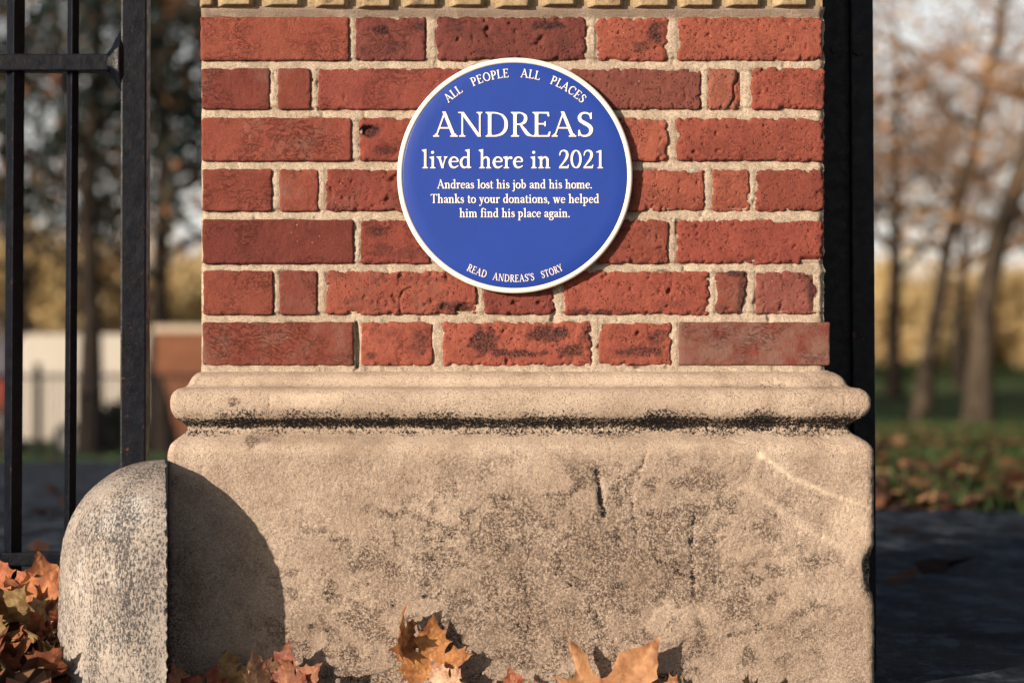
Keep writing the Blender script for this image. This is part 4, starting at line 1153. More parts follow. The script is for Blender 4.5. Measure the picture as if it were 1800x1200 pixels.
# ------------------------------------------------------------------ fallen leaves
def leaf_mesh(seed, curl=.5, fold=.3, stalk=True):
    rr = random.Random(seed)
    half = [(.03, -.10), (.17, -.25), (.29, -.21), (.43, -.36), (.50, -.17), (.67, -.22), (.63, -.05), (.84, .02), (.63, .11), (.60, .22), (.75, .23), (.79, .36), (1.02, .50), (.82, .55), (.79, .67),
            (.63, .60), (.51, .68), (.44, .56), (.29, .46), (.34, .64), (.46, .74), (.33, .82), (.33, .98), (.18, 1.02), (.10, 1.18), (.0, 1.36)]
    if seed == 9: half = [(.03, -.10), (.17, -.25), (.29, -.21), (.43, -.36), (.50, -.17), (.84, .02), (.63, .13), (.66, .26), (.82, .38), (1.12, .60), (.82, .52), (.62, .47), (.44, .38), (.30, .36), (.25, .46), (.27, .62), (.31, .80), (.20, .95), (.09, 1.12), (.0, 1.42)]
    tips = [(0, 1.36), (1.02, .50), (-1.02, .50), (.84, .02), (-.84, .02), (.43, -.36), (-.43, -.36), (.46, .74), (-.46, .74), (.33, .98), (-.33, .98), (.79, .67), (-.79, .67)]
    full = [(x*rr.uniform(.93, 1.07), y+rr.uniform(-.03, .03)) for x, y in half]+[(-x*rr.uniform(.93, 1.07), y+rr.uniform(-.03, .03)) for x, y in half[-2::-1]]
    pts = []
    for i, (x0, y0) in enumerate(full):
        x1, y1 = full[(i+1) % len(full)]; L = math.hypot(x1-x0, y1-y0); m = max(1, int(L/.075))
        for k in range(m):
            t = k/m; bow = math.sin(t*math.pi)*L*.10; nx_, ny_ = -(y1-y0)/L, (x1-x0)/L
            pts.append((x0+(x1-x0)*t+nx_*bow, y0+(y1-y0)*t+ny_*bow-.3))
    P = [Vector(p) for p in pts]; n = len(P)
    inner = []
    g = .065; y = -.8
    def inside(x, y):
        c = False
        for i in range(n):
            a, b = P[i], P[(i+1) % n]
            if (a.y > y) != (b.y > y) and x < (b.x-a.x)*(y-a.y)/(b.y-a.y)+a.x: c = not c
        return c
    while y < 1.1:
        x = -1.1+rr.random()*.04
        while x < 1.1:
            xx, yy = x+rr.uniform(-.02, .02), y+rr.uniform(-.02, .02)
            if inside(xx, yy) and min((Vector((xx, yy))-q).length for q in P) > .035: inner.append(Vector((xx, yy)))
            x += g
        y += g
    res = delaunay_2d_cdt(P+inner, [(i, (i+1) % n) for i in range(n)], [list(range(n))], 1, 1e-5)
    v2 = np.array([[v.x, v.y] for v in res[0]]); tris = [tuple(f) for f in res[2]]
    X, Y = v2[:, 0], v2[:, 1]
    vein = np.zeros(len(X)); 
    for ti, (tx_, ty_) in enumerate(tips):
        if ti < 7: dd = seg_dist(X, Y, [(0, -.38), (tx_*.95, ty_-.33)]); vein = np.maximum(vein, np.exp(-(dd/.022)**2))
        else:
            q = (0, ty_-.62) if abs(tx_) < .5 else (tx_*.55, ty_-.60)
            dd = seg_dist(X, Y, [q, (tx_, ty_-.3)]); vein = np.maximum(vein, .6*np.exp(-(dd/.018)**2))
    rad = np.hypot(X, Y); edge = sstep(.45, 1.0, rad)
    c = rr.uniform(.6, 1.3)*curl
    ph = rr.uniform(0, 6.28)
    Z = .28*c*rad**2*np.cos(2*(np.arctan2(Y, X)-ph)) + .35*c*np.maximum(0, rad-.45)**1.5*(1+.8*np.sin(3*np.arctan2(Y, X)+ph)) - fold*.25*np.abs(X)*(-1) - .04*vein
    Z = Z+.05*fbm(np.stack([X*3, Y*3, X*0+seed], 1), 3)
    # roll along one axis
    k = c*1.3; th = k*X; Xr = np.sin(th)/k if k > .05 else X; Z = Z+(1-np.cos(th))/max(k, .05)*.6
    V = np.stack([Xr, Y, Z], 1); cols = np.stack([vein, edge, edge*0], 1); F = [np.array(tris)]
    if stalk:
        b = len(V); sv = []; m = 6
        for i in range(m):
            t = i/(m-1); cx, cy, cz = .10*math.sin(t*2+seed), -.36-.62*t, .10*t*t*(1 if seed % 2 else -.5)+float(Z[np.argmin(rad)])
            for q in range(3):
                a = q*2.094; r_ = .018*(1.3-.5*t); sv.append((cx+r_*math.cos(a), cy, cz+r_*math.sin(a)))
        V = np.vstack([V, sv]); cols = np.vstack([cols, np.tile([[.6, 0, 0]], (len(sv), 1))])
        q = []
        for i in range(m-1):
            for t in range(3): q.append((b+i*3+t, b+i*3+(t+1) % 3, b+i*3+3+(t+1) % 3, b+i*3+3+t))
        F.append(np.array(q))
    return npmesh("fallen_leaf", V*.085, F, True, cols)
LEAFM = [leaf_mesh(s, c, f) for s, c, f in ((1, .25, .3), (2, .5, .2), (3, .8, .4), (4, 1.1, .2), (5, .45, .6), (6, .7, -.2), (7, 1.4, .3), (8, .35, .1), (9, .22, .2))]
LCOL = [(.31, .135, .062), (.24, .100, .050), (.18, .068, .038), (.34, .18, .088), (.42, .25, .12), (.19, .080, .042), (.31, .22, .11), (.25, .095, .050), (.31, .13, .065)]
def leaf(loc, rot, sc, mi=None, col=None, label=None, group=None, name="fallen_leaf"):
    me = LEAFM[mi if mi is not None else R.randrange(8)]
    o = link(name, me, M["leaf"], None, loc); o.rotation_euler = rot; o.scale = (sc, sc, sc)
    c = col or R.choice(LCOL); f = 1 if col else R.uniform(.75, 1.15); o.color = (c[0]*f, c[1]*f, c[2]*f, 1)
    tag(o, label or "dry brown plane leaf lying in the heap left of the granite guard stone", "leaf", group or "fallen plane leaves in the heap")
    return o
rad = math.radians
def face(px, py, y, tilt, yaw, roll, sc, mi, col, label, group=None):
    """a leaf whose blade faces the camera: tilt leans its top back, roll turns it in its own plane"""
    E = Matrix.Rotation(rad(yaw), 3, 'Z') @ Matrix.Rotation(rad(90-tilt), 3, 'X') @ Matrix.Rotation(rad(roll), 3, 'Z')
    return leaf(at(px, py, y), E.to_euler(), sc, mi, col, label, group)
# the leaves that can be told apart
face(757, 1160, -.085, 10, 8, -4, .76, 0, (.42, .19, .07), "large orange and yellow plane leaf standing against the stone base, curled tip at its left")
face(706, 1118, -.090, 4, 74, 8, .60, 3, (.34, .16, .07), "narrow curled brown leaf standing edge-on beside the large orange leaf")
face(782, 1205, -.115, 12, -20, 30, .50, 2, (.55, .36, .25), "pale pinkish leaf tip in front of the large orange leaf")
face(1082, 1222, -.090, 8, 0, -38, 1.3, 8, (.46, .24, .12), "broad tan plane leaf with two tall points at the foot of the stone base")
face(1190, 1245, -.100, 40, -14, -60, .7, 4, (.40, .20, .10), "brown leaf lying low at the right edge of the broad tan leaf")
face(908, 1222, -.10, 20, 15, 10, .50, 1, (.42, .16, .09), "small reddish leaf tip alone on the ground below the middle of the plaque")
face(322, 1215, -.12, 20, 20, 20, .52, 3, (.48, .20, .11), "small orange leaf point in the shadow right of the guard stone")
face(402, 1192, -.10, 12, 35, 5, .50, 6, (.36, .24, .12), "curled olive leaf at the edge of the guard stone's shadow")
face(452, 1190, -.115, 8, 50, 12, .50, 4, (.50, .33, .20), "slim pale rolled leaf left of the dark red leaves by the base")
face(490, 1195, -.10, 14, -12, -14, .66, 2, (.24, .085, .055), "dark reddish brown crumpled leaf against the foot of the base")
face(360, 1222, -.13, 40, 0, 60, .62, 1, (.33, .10, .06), "russet leaf lying flat in the dark between guard stone and base")
face(520, 1208, -.12, 30, -30, -40, .60, 5, (.28, .12, .065), "crumpled brown leaf lowest in the small group by the shadow's edge")
face(85, 1055, .05, 22, 15, 10, .95, 5, (.40, .165, .075), "bright orange leaf highest on the heap against the guard stone")
face(40, 1085, -.02, 35, -10, -25, 1.05, 0, (.46, .18, .08), "wide orange leaf across the top of the heap at the picture's left edge")
face(15, 1130, -.08, 42, 8, 40, 1.15, 7, (.42, .30, .15), "large olive tan veined leaf at the left edge of the heap")
face(62, 1160, -.12, 30, -25, 75, .66, 6, (.36, .25, .13), "tightly rolled greenish leaf in the middle of the heap")
face(4, 1040, .06, 15, 5, 15, .72, 4, (.44, .15, .07), "small upright orange leaf point at the far left of the heap")
face(98, 1125, -.06, 20, 30, -30, .80, 3, (.30, .10, .05), "folded dark red leaf touching the guard stone")
face(100, 1100, -.05, 10, 40, 0, .40, 6, (.55, .36, .22), "small pale curled leaf beside the guard stone above the folded red leaf")
# heap
def heap_h(x, y):
    e = math.exp(-((x+.80)/.16)**2)*math.exp(-((y-.02)/.20)**2)
    return .135*e
CN = ["orange", "rust brown", "dark red brown", "light orange", "pale tan", "deep brown", "olive tan", "russet", "ginger"]
SN = ["flat open", "gently cupped", "strongly cupped", "rolled up", "keeled", "arched", "tightly curled", "smooth flat"]
_used = set()
for i in range(84):
    x = -.68-abs(R.gauss(0, .15)); y = R.uniform(-.24, .24)
    z = ghf(x, y)+heap_h(x, y)*R.uniform(.6, 1.0)+.012
    E = Euler((rad(R.gauss(34, 20)), rad(R.gauss(0, 22)), R.gauss(0, 1.2)+ (3.14 if R.random() < .3 else 0)))
    ci_, mi_ = R.randrange(9), R.randrange(8)
    zone = ("front" if y < -.08 else ("middle" if y < .1 else "back"))+(" right" if x > -.76 else (" centre" if x > -.88 else " left"))
    for _ in range(40):
        if (ci_, mi_, zone) not in _used: break
        ci_, mi_ = R.randrange(9), R.randrange(8)
    _used.add((ci_, mi_, zone))
    leaf((x, y, z), E, R.uniform(.65, 1.05), mi_, LCOL[ci_], "%s %s leaf, %s of the heap by the guard stone" % (SN[mi_], CN[ci_], zone), "fallen plane leaves in the heap")
for i in range(20):
    x = -.42+i*.052; y = R.uniform(-.34, -.12); ci_, mi_ = i % 9, (i*3+1) % 8
    leaf((x, y, .010), Euler((rad(R.gauss(0, 12)), rad(R.gauss(0, 12)), R.uniform(0, 6.28))), R.uniform(.35, .6), mi_, LCOL[ci_], "%s %s leaf on the ground before the stone base, number %s of the row from the left" % (SN[mi_], CN[ci_], ["one","two","three","four","five","six","seven","eight","nine","ten","eleven","twelve","thirteen","fourteen","fifteen","sixteen","seventeen","eighteen","nineteen","twenty"][i]) if False else "%s %s leaf lying flat on the ground before the stone base" % (SN[mi_], CN[ci_]), "fallen plane leaves at the foot of the pier")
# compressed litter under the heap
mbv = []; mbf = []; mbc = []
def small_leaves(n, posf, size, name, mat, cols=None, tilt=.5, seed=5):
    rs = np.random.RandomState(seed); P = posf(rs, n); n = len(P)
    a = rs.uniform(0, 2*math.pi, n); s_ = size*rs.uniform(.6, 1.3, n)
    tx, ty = rs.normal(0, tilt, n), rs.normal(0, tilt, n)
    ca, sa = np.cos(a), np.sin(a)
    sh = np.array([(-.5, -.35), (.1, -.6), (.55, -.1), (.3, .55), (-.35, .5)])
    V = np.zeros((n, 5, 3))
    for k, (u, v) in enumerate(sh):
        x = (u*ca-v*sa)*s_; y = (u*sa+v*ca)*s_
        V[:, k, 0] = P[:, 0]+x; V[:, k, 1] = P[:, 1]+y; V[:, k, 2] = P[:, 2]+x*tx+y*ty+(k % 2)*.12*s_
    F = np.arange(n*5).reshape(n, 5)
    F = np.concatenate([F[:, [0, 1, 2]], F[:, [0, 2, 3]], F[:, [0, 3, 4]]])
    c = np.repeat(rs.uniform(0, 1, n), 5); cc = np.stack([c, c, c], 1)
    return npmesh(name, V.reshape(-1, 3), F, False, cc)
lit_mat = mat_leaf("leaf_litter", [(0, (.020, .011, .009)), (.45, (.060, .028, .018)), (.85, (.15, .068, .036)), (1, (.34, .20, .11))], .15)
def pf(rs, n):
    x = -.66-np.abs(rs.normal(0, .2, n)); y = rs.uniform(-.4, .35, n)
    z = np.array([heap_h(a, b) for a, b in zip(x, y)])*rs.uniform(.1, .85, n)+.005
    return np.stack([x, y, z], 1)
tag(link("leaf_litter", small_leaves(2200, pf, .055, "leaf_litter", None, seed=4), lit_mat), "crushed dry leaves filling the heap beside the guard stone", None, None, "stuff")
# litter on the verge beyond the path, thick on the right
def pf2(rs, n):
    D = 7.4+rs.uniform(0, 1, n)**1.2*38; x = rs.uniform(-.26, .26, n)*D
    y = D-DC
    ed_ = np.array([path_edge(v) for v in x])+.35*np.sin(x*2.3+.6)+.22*np.sin(x*5.7)-.12
    den = fbm(np.stack([x*.9, y*.45, x*0+2], 1), 3)
    keep = (y > ed_-.05) & (den+rs.uniform(-.25, .25, n) > .0)&((x > 0)|(rs.uniform(0,1,n) < .12))
    x, y = x[keep], y[keep]
    return np.stack([x, y, gh(x, y)+.012+.01*rs.uniform(0, 1, len(x))], 1)
tag(link("verge_litter", small_leaves(26000, pf2, .085, "verge_litter", None, tilt=.35, seed=8), lit_mat), "brown fallen leaves strewn over the grass beyond the path", None, None, "stuff")
def pf3(rs, n):
    x = rs.uniform(-6, 4, n); y = rs.uniform(1.4, 5.0, n); k = fbm(np.stack([x*2, y*2, x*0], 1), 2) > .05
    x, y = x[k], y[k]; return np.stack([x, y, gh(x, y)+.02], 1)
tag(link("path_leaves", small_leaves(900, pf3, .055, "path_leaves", None, tilt=.3, seed=12), lit_mat), "scattered leaves blown across the dark asphalt path", None, None, "stuff")
# grass blades along the verge
def grass():
    rs = np.random.RandomState(21); n = 60000
    D = 7.2+rs.uniform(0, 1, n)**1.5*40; x = rs.uniform(-.26, .26, n)*D; y = D-DC
    ed_ = np.array([path_edge(v) for v in x])+.35*np.sin(x*2.3+.6)+.22*np.sin(x*5.7)-.12
    k = (y > ed_-.05) & (fbm(np.stack([x*.9+4, y*.45, x*0+2], 1), 3) > -.12); x, y = x[k], y[k]; n = len(x)
    h = rs.uniform(.03, .075, n)*(1+.012*(y+4)); w = .006*(1+.05*(y+4)); a = rs.uniform(0, 6.28, n); z = gh(x, y)-.012
    l = rs.normal(0, .03, n)
    V = np.stack([np.stack([x-w*np.cos(a), y-w*np.sin(a), z], 1), np.stack([x+w*np.cos(a), y+w*np.sin(a), z], 1), np.stack([x+l, y+l*.5, z+h], 1)], 1).reshape(-1, 3)
    c = np.repeat(rs.uniform(0, 1, n), 3)
    m = mat_leaf("grass_blade", [(0, (.018, .040, .012)), (.6, (.035, .080, .022)), (1, (.08, .12, .04))], .2)
    tag(link("grass", npmesh("grass", V, np.arange(n*3).reshape(n, 3), False, np.stack([c, c, c], 1)), m), "short green grass on the verge beyond the path", None, None, "stuff")
grass()

# ------------------------------------------------------------------ trees
def grow(seed, H, r0, lean, fork, levels, spread=.55, droop=0.0, first=.28):
    """returns tube list and twig tips; lean = list of (dx, dz) trunk points"""
    rr = random.Random(seed); tubes = []; tips = []
    def branch(p, d, L, r, lv):
        n = 5; pts = [p]; rs_ = [r]; q = p.copy(); dd = d.copy()
        for i in range(n):
            dd = (dd+Vector((rr.gauss(0, .13), rr.gauss(0, .13), rr.gauss(0, .10)+(.06 if lv < 2 else -droop)))).normalized()
            q = q+dd*L/n; pts.append(q.copy()); rs_.append(max(.006, r*(1-.62*(i+1)/n)))
            if lv >= levels-1: tips.append((q.copy(), dd.copy()))
        tubes.append((pts, rs_, lv))
        if lv < levels:
            k = rr.randint(3, 4) if lv < levels-1 else 4
            for j in range(k):
                t = rr.uniform(.35, 1.0); i = min(n-1, int(t*n)); base = pts[i].lerp(pts[i+1], t*n-i if t < 1 else 0)
                ax = Vector((rr.gauss(0, 1), rr.gauss(0, 1), rr.gauss(0, .6))).normalized()
                nd = (dd*(1-spread)+ax*spread*1.25).normalized()
                branch(base, nd, L*rr.uniform(.5, .72), rs_[i]*rr.uniform(.5, .7), lv+1)
    tp = [Vector((x, 0, z)) for x, z in lean]
    rads = [r0*(1.35 if i == 0 else 1)*(1-.5*i/(len(tp)-1)) for i in range(len(tp))]
    tubes.append((tp, rads, 0))
    for j in range(fork):
        t = first+(1-first)*j/max(1, fork-1); t = min(t, .999)*(len(tp)-1); i = int(t); b = tp[i].lerp(tp[i+1], t-i)
        a = j*2.4+rr.uniform(-.4, .4)
        d = Vector((math.cos(a), math.sin(a), rr.uniform(.15, .7))).normalized() if j < fork-1 else Vector((.1, 0, 1)).normalized()
        branch(b, d, H*rr.uniform(.26, .36), rads[min(i+1, len(rads)-1)]*.55, 1)
    return tubes, tips
def tree_meshes(seed, H, r0, lean, fork, levels, leaves, lsize, spreadr, droop=0.0, first=.28, spread=.55, zmin=0.0):
    tubes, tips = grow(seed, H, r0, lean, fork, levels, spread, droop, first)
    tubes = [t for i, t in enumerate(tubes) if i == 0 or t[0][-1].z > zmin]; tips = [t for t in tips if t[0].z > zmin]
    tr = MB(); br = MB()
    for i, (pts, rs_, lv) in enumerate(tubes):
        (tr if i == 0 else br).tube(pts, rs_, 10 if i == 0 else (6 if lv < 2 else 3), 0, False)
    rs = np.random.RandomState(seed); T = np.array([tuple(t[0]) for t in tips])
    if leaves:
        # clumps: some twigs carry many leaves, some hardly any
        wgt = np.clip(fbm(T*.8+seed, 2)+.22, .01, 1)**1.5; wgt /= wgt.sum()
        idx = rs.choice(len(T), leaves, p=wgt); P = T[idx]+rs.normal(0, spreadr, (leaves, 3))
        nrm = rs.normal(size=(leaves, 3)); nrm[:, 2] += .4; nrm /= np.linalg.norm(nrm, axis=1)[:, None]
        u = np.cross(nrm, rs.normal(size=(leaves, 3))); u /= np.linalg.norm(u, axis=1)[:, None]; v = np.cross(nrm, u)
        s_ = (lsize*rs.uniform(.5, 1.25, leaves))[:, None]
        V = np.stack([P-u*s_*.5, P+v*s_*.42-u*s_*.05, P+u*s_*.55, P-v*s_*.42], 1).reshape(-1, 3)
        c = np.clip(.5+.9*fbm(P*.7+9, 2)+rs.normal(0, .16, leaves), 0, 1); c = np.repeat(c, 4)
        crown = npmesh("crown", V, np.arange(leaves*4).reshape(-1, 4), False, np.stack([c, c, c], 1))
    else: crown = None
    def mk(mb, nm):
        me = bpy.data.meshes.new(nm); me.from_pydata(mb.v, [], mb.f); me.update()
        for p in me.polygons: p.use_smooth = True
        return me
    return mk(tr, "trunk"), mk(br, "branches"), crown
def place_tree(meshes, px, D, label, bark, fol, group, rz=0.0, sc=1.0, name="tree", cat="tree"):
    y = D-DC; x = (px-900)*D/FPX
    t = empty(name, (x, y, ghf(x, y)-.03), rz); t.scale = (sc, sc, sc)
    tag(t, label, cat, group)
    tm, bm_, cm = meshes
    link("trunk", tm, bark, t); link("branches", bm_, bark if fol is F_dark else M["twig"], t)
    if cm: link("crown", cm, fol, t)
    return t
F_dark = mat_leaf("evergreen_foliage", [(0, (.006, .018, .020)), (.50, (.016, .034, .030)), (.68, (.06, .044, .026)), (1, (.20, .095, .045))], .22)
F_brown = mat_leaf("withered_foliage", [(0, (.16, .085, .05)), (.45, (.34, .185, .10)), (.8, (.50, .29, .15)), (1, (.62, .42, .22))], .35)
F_gold = mat_leaf("golden_foliage", [(0, (.46, .34, .16)), (.5, (.64, .49, .26)), (1, (.78, .64, .38))], .35)
F_olive = mat_leaf("olive_foliage", [(0, (.26, .20, .12)), (.5, (.54, .40, .25)), (1, (.72, .54, .37))], .3)
F_hedge = mat_leaf("hedge_foliage", [(0, (.012, .026, .012)), (.6, (.028, .050, .018)), (1, (.06, .07, .025))], .2)

# right: two near plane trees, measured trunks
T1 = tree_meshes(11, 15, .17, [(0, 0), (.15, 1.3), (.34, 2.3), (.50, 3.4), (.95, 5.0), (1.5, 7.5), (1.8, 10)], 9, 4, 6500, .12, .20, .03, .42, zmin=3.3)
T2 = tree_meshes(12, 17, .255, [(0, 0), (.02, 1.2), (.10, 2.3), (.32, 3.4), (.68, 4.4), (1.2, 6.2), (1.7, 8.2), (2.1, 11)], 9, 4, 7500, .12, .20, .03, .40, zmin=3.4)
T3 = tree_meshes(13, 15, .22, [(0, 0), (-.1, 2), (.1, 4), (.0, 6), (.2, 9)], 9, 4, 2600, .13, .22, .03, .42, zmin=4.2)
T4 = tree_meshes(14, 13, .20, [(0, 0), (.1, 2), (-.1, 4), (.2, 7)], 9, 4, 2600, .13, .22, .03, .45, zmin=4.2)
place_tree(T1, 1619, 47, "slender plane tree leaning right, nearest the right edge of the gate post", M["plane"], F_brown, None, 0, 1)
place_tree(T2, 1722, 45, "thickest plane tree right of the pier, its trunk bending right as it rises", M["plane"], F_brown, None, 0, 1)
far = "bare brown trees standing across the park lawn"
for px, D, rz, sc, m in [(1572, 66, 1.0, 1.0, T3), (1690, 78, 2.2, 1.05, T4), (1860, 66, 4.0, 1.0, T3), (1470, 80, 5.1, 1.15, T3), (1990, 74, 2.9, 1.0, T4)]:
    place_tree(m, px, D, "thin brown plane tree far across the lawn right of the pier", M["bark"], F_brown, far, rz, sc)
# golden trees along the far side of the lawn
G1 = tree_meshes(31, 8, .16, [(0, 0), (.1, 1.0), (0, 2.4), (.1, 4.5)], 12, 3, 9000, .24, .42, .12, .10, .6)
G2 = tree_meshes(32, 7, .14, [(0, 0), (-.1, .8), (.1, 2), (0, 4)], 12, 3, 9000, .24, .45, .12, .08, .6)
for i in range(13):
    px = 1400+i*46+R.uniform(-12, 12); D = R.uniform(104, 122)
    place_tree((G1, G2)[i % 2], px, D, "golden leaved small tree in the row at the far side of the lawn", M["bark"], F_gold, "golden trees along the far lawn", R.uniform(0, 6.28), R.uniform(.62, .86))
for i in range(13):
    px = -260+i*58+R.uniform(-14, 14); D = R.uniform(88, 104)
    place_tree((G1, G2)[i % 2], px, D, "yellowing small tree standing beyond the park railing behind the gate", M["bark"], (F_gold, F_olive)[i % 2], "yellowing trees beyond the railings on the left", R.uniform(0, 6.28), R.uniform(.85, 1.15))
# left: dark dense trees
L1 = tree_meshes(41, 15, .17, [(0, 0), (.02, 2), (-.03, 4), (.1, 6), (0, 9)], 11, 4, 8000, .17, .24, .05, .45, zmin=3.0)
L2 = tree_meshes(42, 14, .20, [(0, 0), (.25, 1.8), (.15, 3), (-.1, 5), (.1, 8)], 11, 4, 8000, .17, .24, .05, .45, zmin=3.3)
place_tree(L1, 158, 36, "dark evergreen tree whose straight trunk stands between the second gate bar and the stile", M["bark"], F_dark, None, .4, 1)
place_tree(L2, 285, 41, "dark evergreen tree between the gate stile and the brick pier", M["bark"], F_dark, None, 2.0, 1)
dk = "dark trees massed behind the gate"
for px, D, rz, sc, m in [(20, 46, 1.2, 1.15, L2), (390, 50, 4.4, 1.15, L1)]:
    place_tree(m, px, D, "dark evergreen tree behind the thick first gate bar" if px < 100 else "dark evergreen tree farthest right behind the gate, mostly hidden by the pier", M["bark"], F_dark, dk, rz, sc)

# bushes
def bush_mesh(seed, w, h, d, n, ls):
    rs = np.random.RandomState(seed); V0 = rs.normal(size=(n, 3)); V0 /= np.linalg.norm(V0, axis=1)[:, None]
    rad_ = rs.uniform(.45, 1, n)**.4; P = V0*rad_[:, None]; bulge = 1+.35*fbm(V0*2.2+seed, 3); P *= bulge[:, None]
    P[:, 2] = np.abs(P[:, 2]); P *= np.array([w/2, d/2, h])
    nrm = V0+rs.normal(0, .7, (n, 3)); nrm /= np.linalg.norm(nrm, axis=1)[:, None]
    u = np.cross(nrm, rs.normal(size=(n, 3))); u /= np.linalg.norm(u, axis=1)[:, None]; v = np.cross(nrm, u); s_ = (ls*rs.uniform(.6, 1.2, n))[:, None]
    V = np.stack([P-u*s_*.5, P+v*s_*.4, P+u*s_*.5, P-v*s_*.4], 1).reshape(-1, 3); c = np.repeat(np.clip(.5+.8*fbm(P*2, 2)+rs.normal(0, .15, n), 0, 1), 4)
    return npmesh("foliage", V, np.arange(n*4).reshape(-1, 4), False, np.stack([c, c, c], 1))
def stem_mesh():
    mb = MB()
    for k in range(5):
        a = k*1.26; mb.tube([(0, 0, -.05), (.15*math.cos(a), .15*math.sin(a), .3), (.4*math.cos(a), .4*math.sin(a), .75)], [.03, .02, .01], 5)
    me = bpy.data.meshes.new("stems"); me.from_pydata(mb.v, [], mb.f); me.update(); return me
BM, SM = bush_mesh(5, 2.2, 1.0, 1.6, 3500, .11), stem_mesh()
def place_bush(px, D, label, fol, group=None, sc=(1, 1, 1)):
    y = D-DC; x = (px-900)*D/FPX; t = empty("bush", (x, y, ghf(x, y)), R.uniform(-.6, .6)); t.scale = sc; tag(t, label, "bush", group)
    link("foliage", BM, fol, t); link("stems", SM, M["bark"], t)
place_bush(200, 36.6, "low dark green bush at the railings between the second bar and the stile", F_hedge, None, (.55, .6, .90))
for i in range(9):
    place_bush(1480+i*58+R.uniform(-8, 8), R.uniform(96, 100), "dark green shrub along the far edge of the lawn", F_hedge, "shrubs edging the far lawn", (1.3, 1, R.uniform(.45, .8)))

# far tree line closing the horizon
def far_line():
    rs = np.random.RandomState(77); n = 60000
    a = rs.uniform(-1.1, 1.1, n); Rr_ = rs.uniform(190, 260, n); x = Rr_*np.sin(a); y = Rr_*np.cos(a)
    hmax = 6.0+4.0*fbm(np.stack([a*14, a*0, a*0], 1), 4)
    z = -2+rs.uniform(0, 1, n)*(hmax+2)
    P = np.stack([x, y, z], 1); nrm = rs.normal(size=(n, 3)); nrm /= np.linalg.norm(nrm, axis=1)[:, None]
    u = np.cross(nrm, rs.normal(size=(n, 3))); u /= np.linalg.norm(u, axis=1)[:, None]; v = np.cross(nrm, u); s_ = rs.uniform(.8, 1.8, n)[:, None]
    V = np.stack([P-u*s_*.5, P+v*s_*.4, P+u*s_*.5, P-v*s_*.4], 1).reshape(-1, 3); c = np.repeat(np.clip(.5+.8*fbm(P*.05, 2)+rs.normal(0, .2, n), 0, 1), 4)
    tag(link("distant_woods", npmesh("distant_woods", V, np.arange(n*4).reshape(-1, 4), False, np.stack([c, c, c], 1)), F_brown), "distant brown woods along the horizon", None, None, "stuff")
far_line()

# ------------------------------------------------------------------ railings, vehicles and wall beyond the gate
def railing():
    D = 35.0; y = D-DC; k = D/FPX
    x0 = (-260-900)*k; x1 = (560-900)*k; g = ghf(-6, y); top = HC+(600-652)*k
    t = tag(empty("park_railing", ((x0+x1)/2, y, g)), "black iron park railing crossing behind the gate, white van beyond it", "railing")
    def rpt(o): o.parent = t; o.matrix_parent_inverse = Matrix.Translation(-t.location); return o
    rpt(MB().box((x0, y-.02, top-.10), (x1, y+.02, top-.055)).build("rail", M["iron"])); rpt(MB().box((x0, y-.02, g+.10), (x1, y+.02, g+.145)).build("rail", M["iron"]))
    o = MB().tube([(0, 0, 0), (0, 0, top-g-.03), (0, 0, top-g+.01)], [.011, .011, .002], 6).build("bar", M["iron"]); me = o.data; bpy.data.objects.remove(o)
    x = x0+.03
    while x < x1: rpt(link("bar", me, None, None, (x, y, g))); x += .085
    o = MB().box((-.045, -.045, 0), (.045, .045, top-g+.12)).build("post", M["iron"], bevel=.01); me = o.data; bpy.data.objects.remove(o)
    for px in (-110, 66, 262, 440): rpt(link("post", me, None, None, ((px-900)*k, y-.0, g)))
railing()

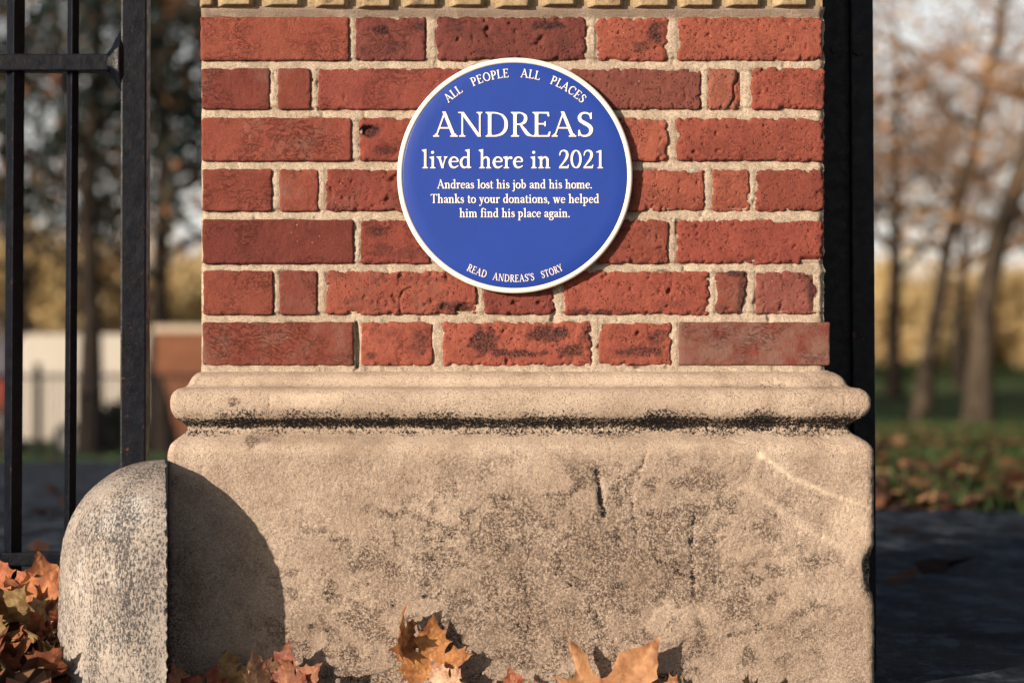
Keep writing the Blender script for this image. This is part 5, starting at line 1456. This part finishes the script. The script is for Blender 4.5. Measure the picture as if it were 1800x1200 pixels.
def vehicle(name, x, y, L, Hh, W, paint, label, cat, van=True, rz=0.0):
    """side-on vehicle, front towards -X"""
    t = tag(empty(name, (x, y, ghf(x, y)), rz), label, cat)
    if van: prof = [(-L/2, .32), (-L/2, .95), (-L/2+.25, 1.12), (-L/2+.85, 1.30), (-L/2+1.35, Hh-.06), (-L/2+1.7, Hh), (L/2-.12, Hh), (L/2, Hh-.18), (L/2, .32)]
    else: prof = [(-L/2, .30), (-L/2, .70), (-L/2+.9, .92), (-L/2+1.6, Hh-.03), (-L/2+2.1, Hh), (L/2-1.1, Hh-.05), (L/2-.35, .98), (L/2, .90), (L/2, .30)]
    MB().prism(prof, 'y', -W/2, W/2).build("body", M[paint], t, smooth=False, bevel=.07, seg=3)
    for s_ in (-1, 1):
        for wx in (-L/2+.85, L/2-.95):
            w = MB().tube([(wx, s_*(W/2-.20), .33), (wx, s_*(W/2+.01), .33)], .33, 24).build("wheel", M["rubber"], t, bevel=.02)
            MB().tube([(wx, s_*(W/2), .33), (wx, s_*(W/2+.025), .33)], .19, 16).build("rim", M["screw"], w)
        if van: MB().prism([(-L/2+1.02, 1.28), (-L/2+1.42, Hh-.14), (-L/2+2.1, Hh-.14), (-L/2+2.1, 1.28)], 'y', s_*(W/2+.003), s_*(W/2-.02)).build("window", M["glass"], t)
        else: MB().prism([(-L/2+1.25, .95), (-L/2+1.72, Hh-.08), (L/2-1.2, Hh-.10), (L/2-.65, .98)], 'y', s_*(W/2+.003), s_*(W/2-.02)).build("window", M["glass"], t)
    MB().box((-L/2-.04, -W/2+.05, .30), (-L/2+.08, W/2-.05, .55)).build("bumper", M["rubber"], t, bevel=.03)
    for s_ in (-1, 1): MB().box((-L/2-.01, s_*(W/2-.30)-.12, .68), (-L/2+.05, s_*(W/2-.30)+.12, .84)).build("headlight", M["glass"], t, bevel=.02)
    return t
kv = 45/FPX
vehicle("parked_van", (50-900)*kv+2.55, 45-DC, 5.1, 2.26, 1.9, "van", "white van parked beyond the park railing, seen between the gate bars", "van", True, math.pi)
vehicle("red_van", (75-900)*54/FPX-2.6, 54-DC, 5.2, 3.15, 2.0, "red", "tall red van at the far left behind the white one, beyond the railing", "van", True, math.pi)
# brick wall with pale coping
Dw = 41.0; kw = Dw/FPX; yw = Dw-DC; g = ghf(-6, yw)
bw = tag(empty("garden_wall", ((400-900)*kw, yw, g)), "orange brown brick wall with pale coping right of the gate stile", "wall")
zt = HC+(600-584)*kw
def wpt(o): o.parent = bw; o.matrix_parent_inverse = Matrix.Translation(-bw.location); return o
wpt(MB().box(((273-900)*kw, yw, g-.1), ((560-900)*kw, yw+.33, zt)).build("brickwork", M["farbrick"]))
wpt(MB().box(((268-900)*kw, yw-.05, zt), ((565-900)*kw, yw+.38, zt+.12)).build("coping", M["coping"], bevel=.02))

print("objects", len(bpy.data.objects), "tris approx", sum(len(o.data.polygons) for o in bpy.data.objects if o.type == 'MESH'))
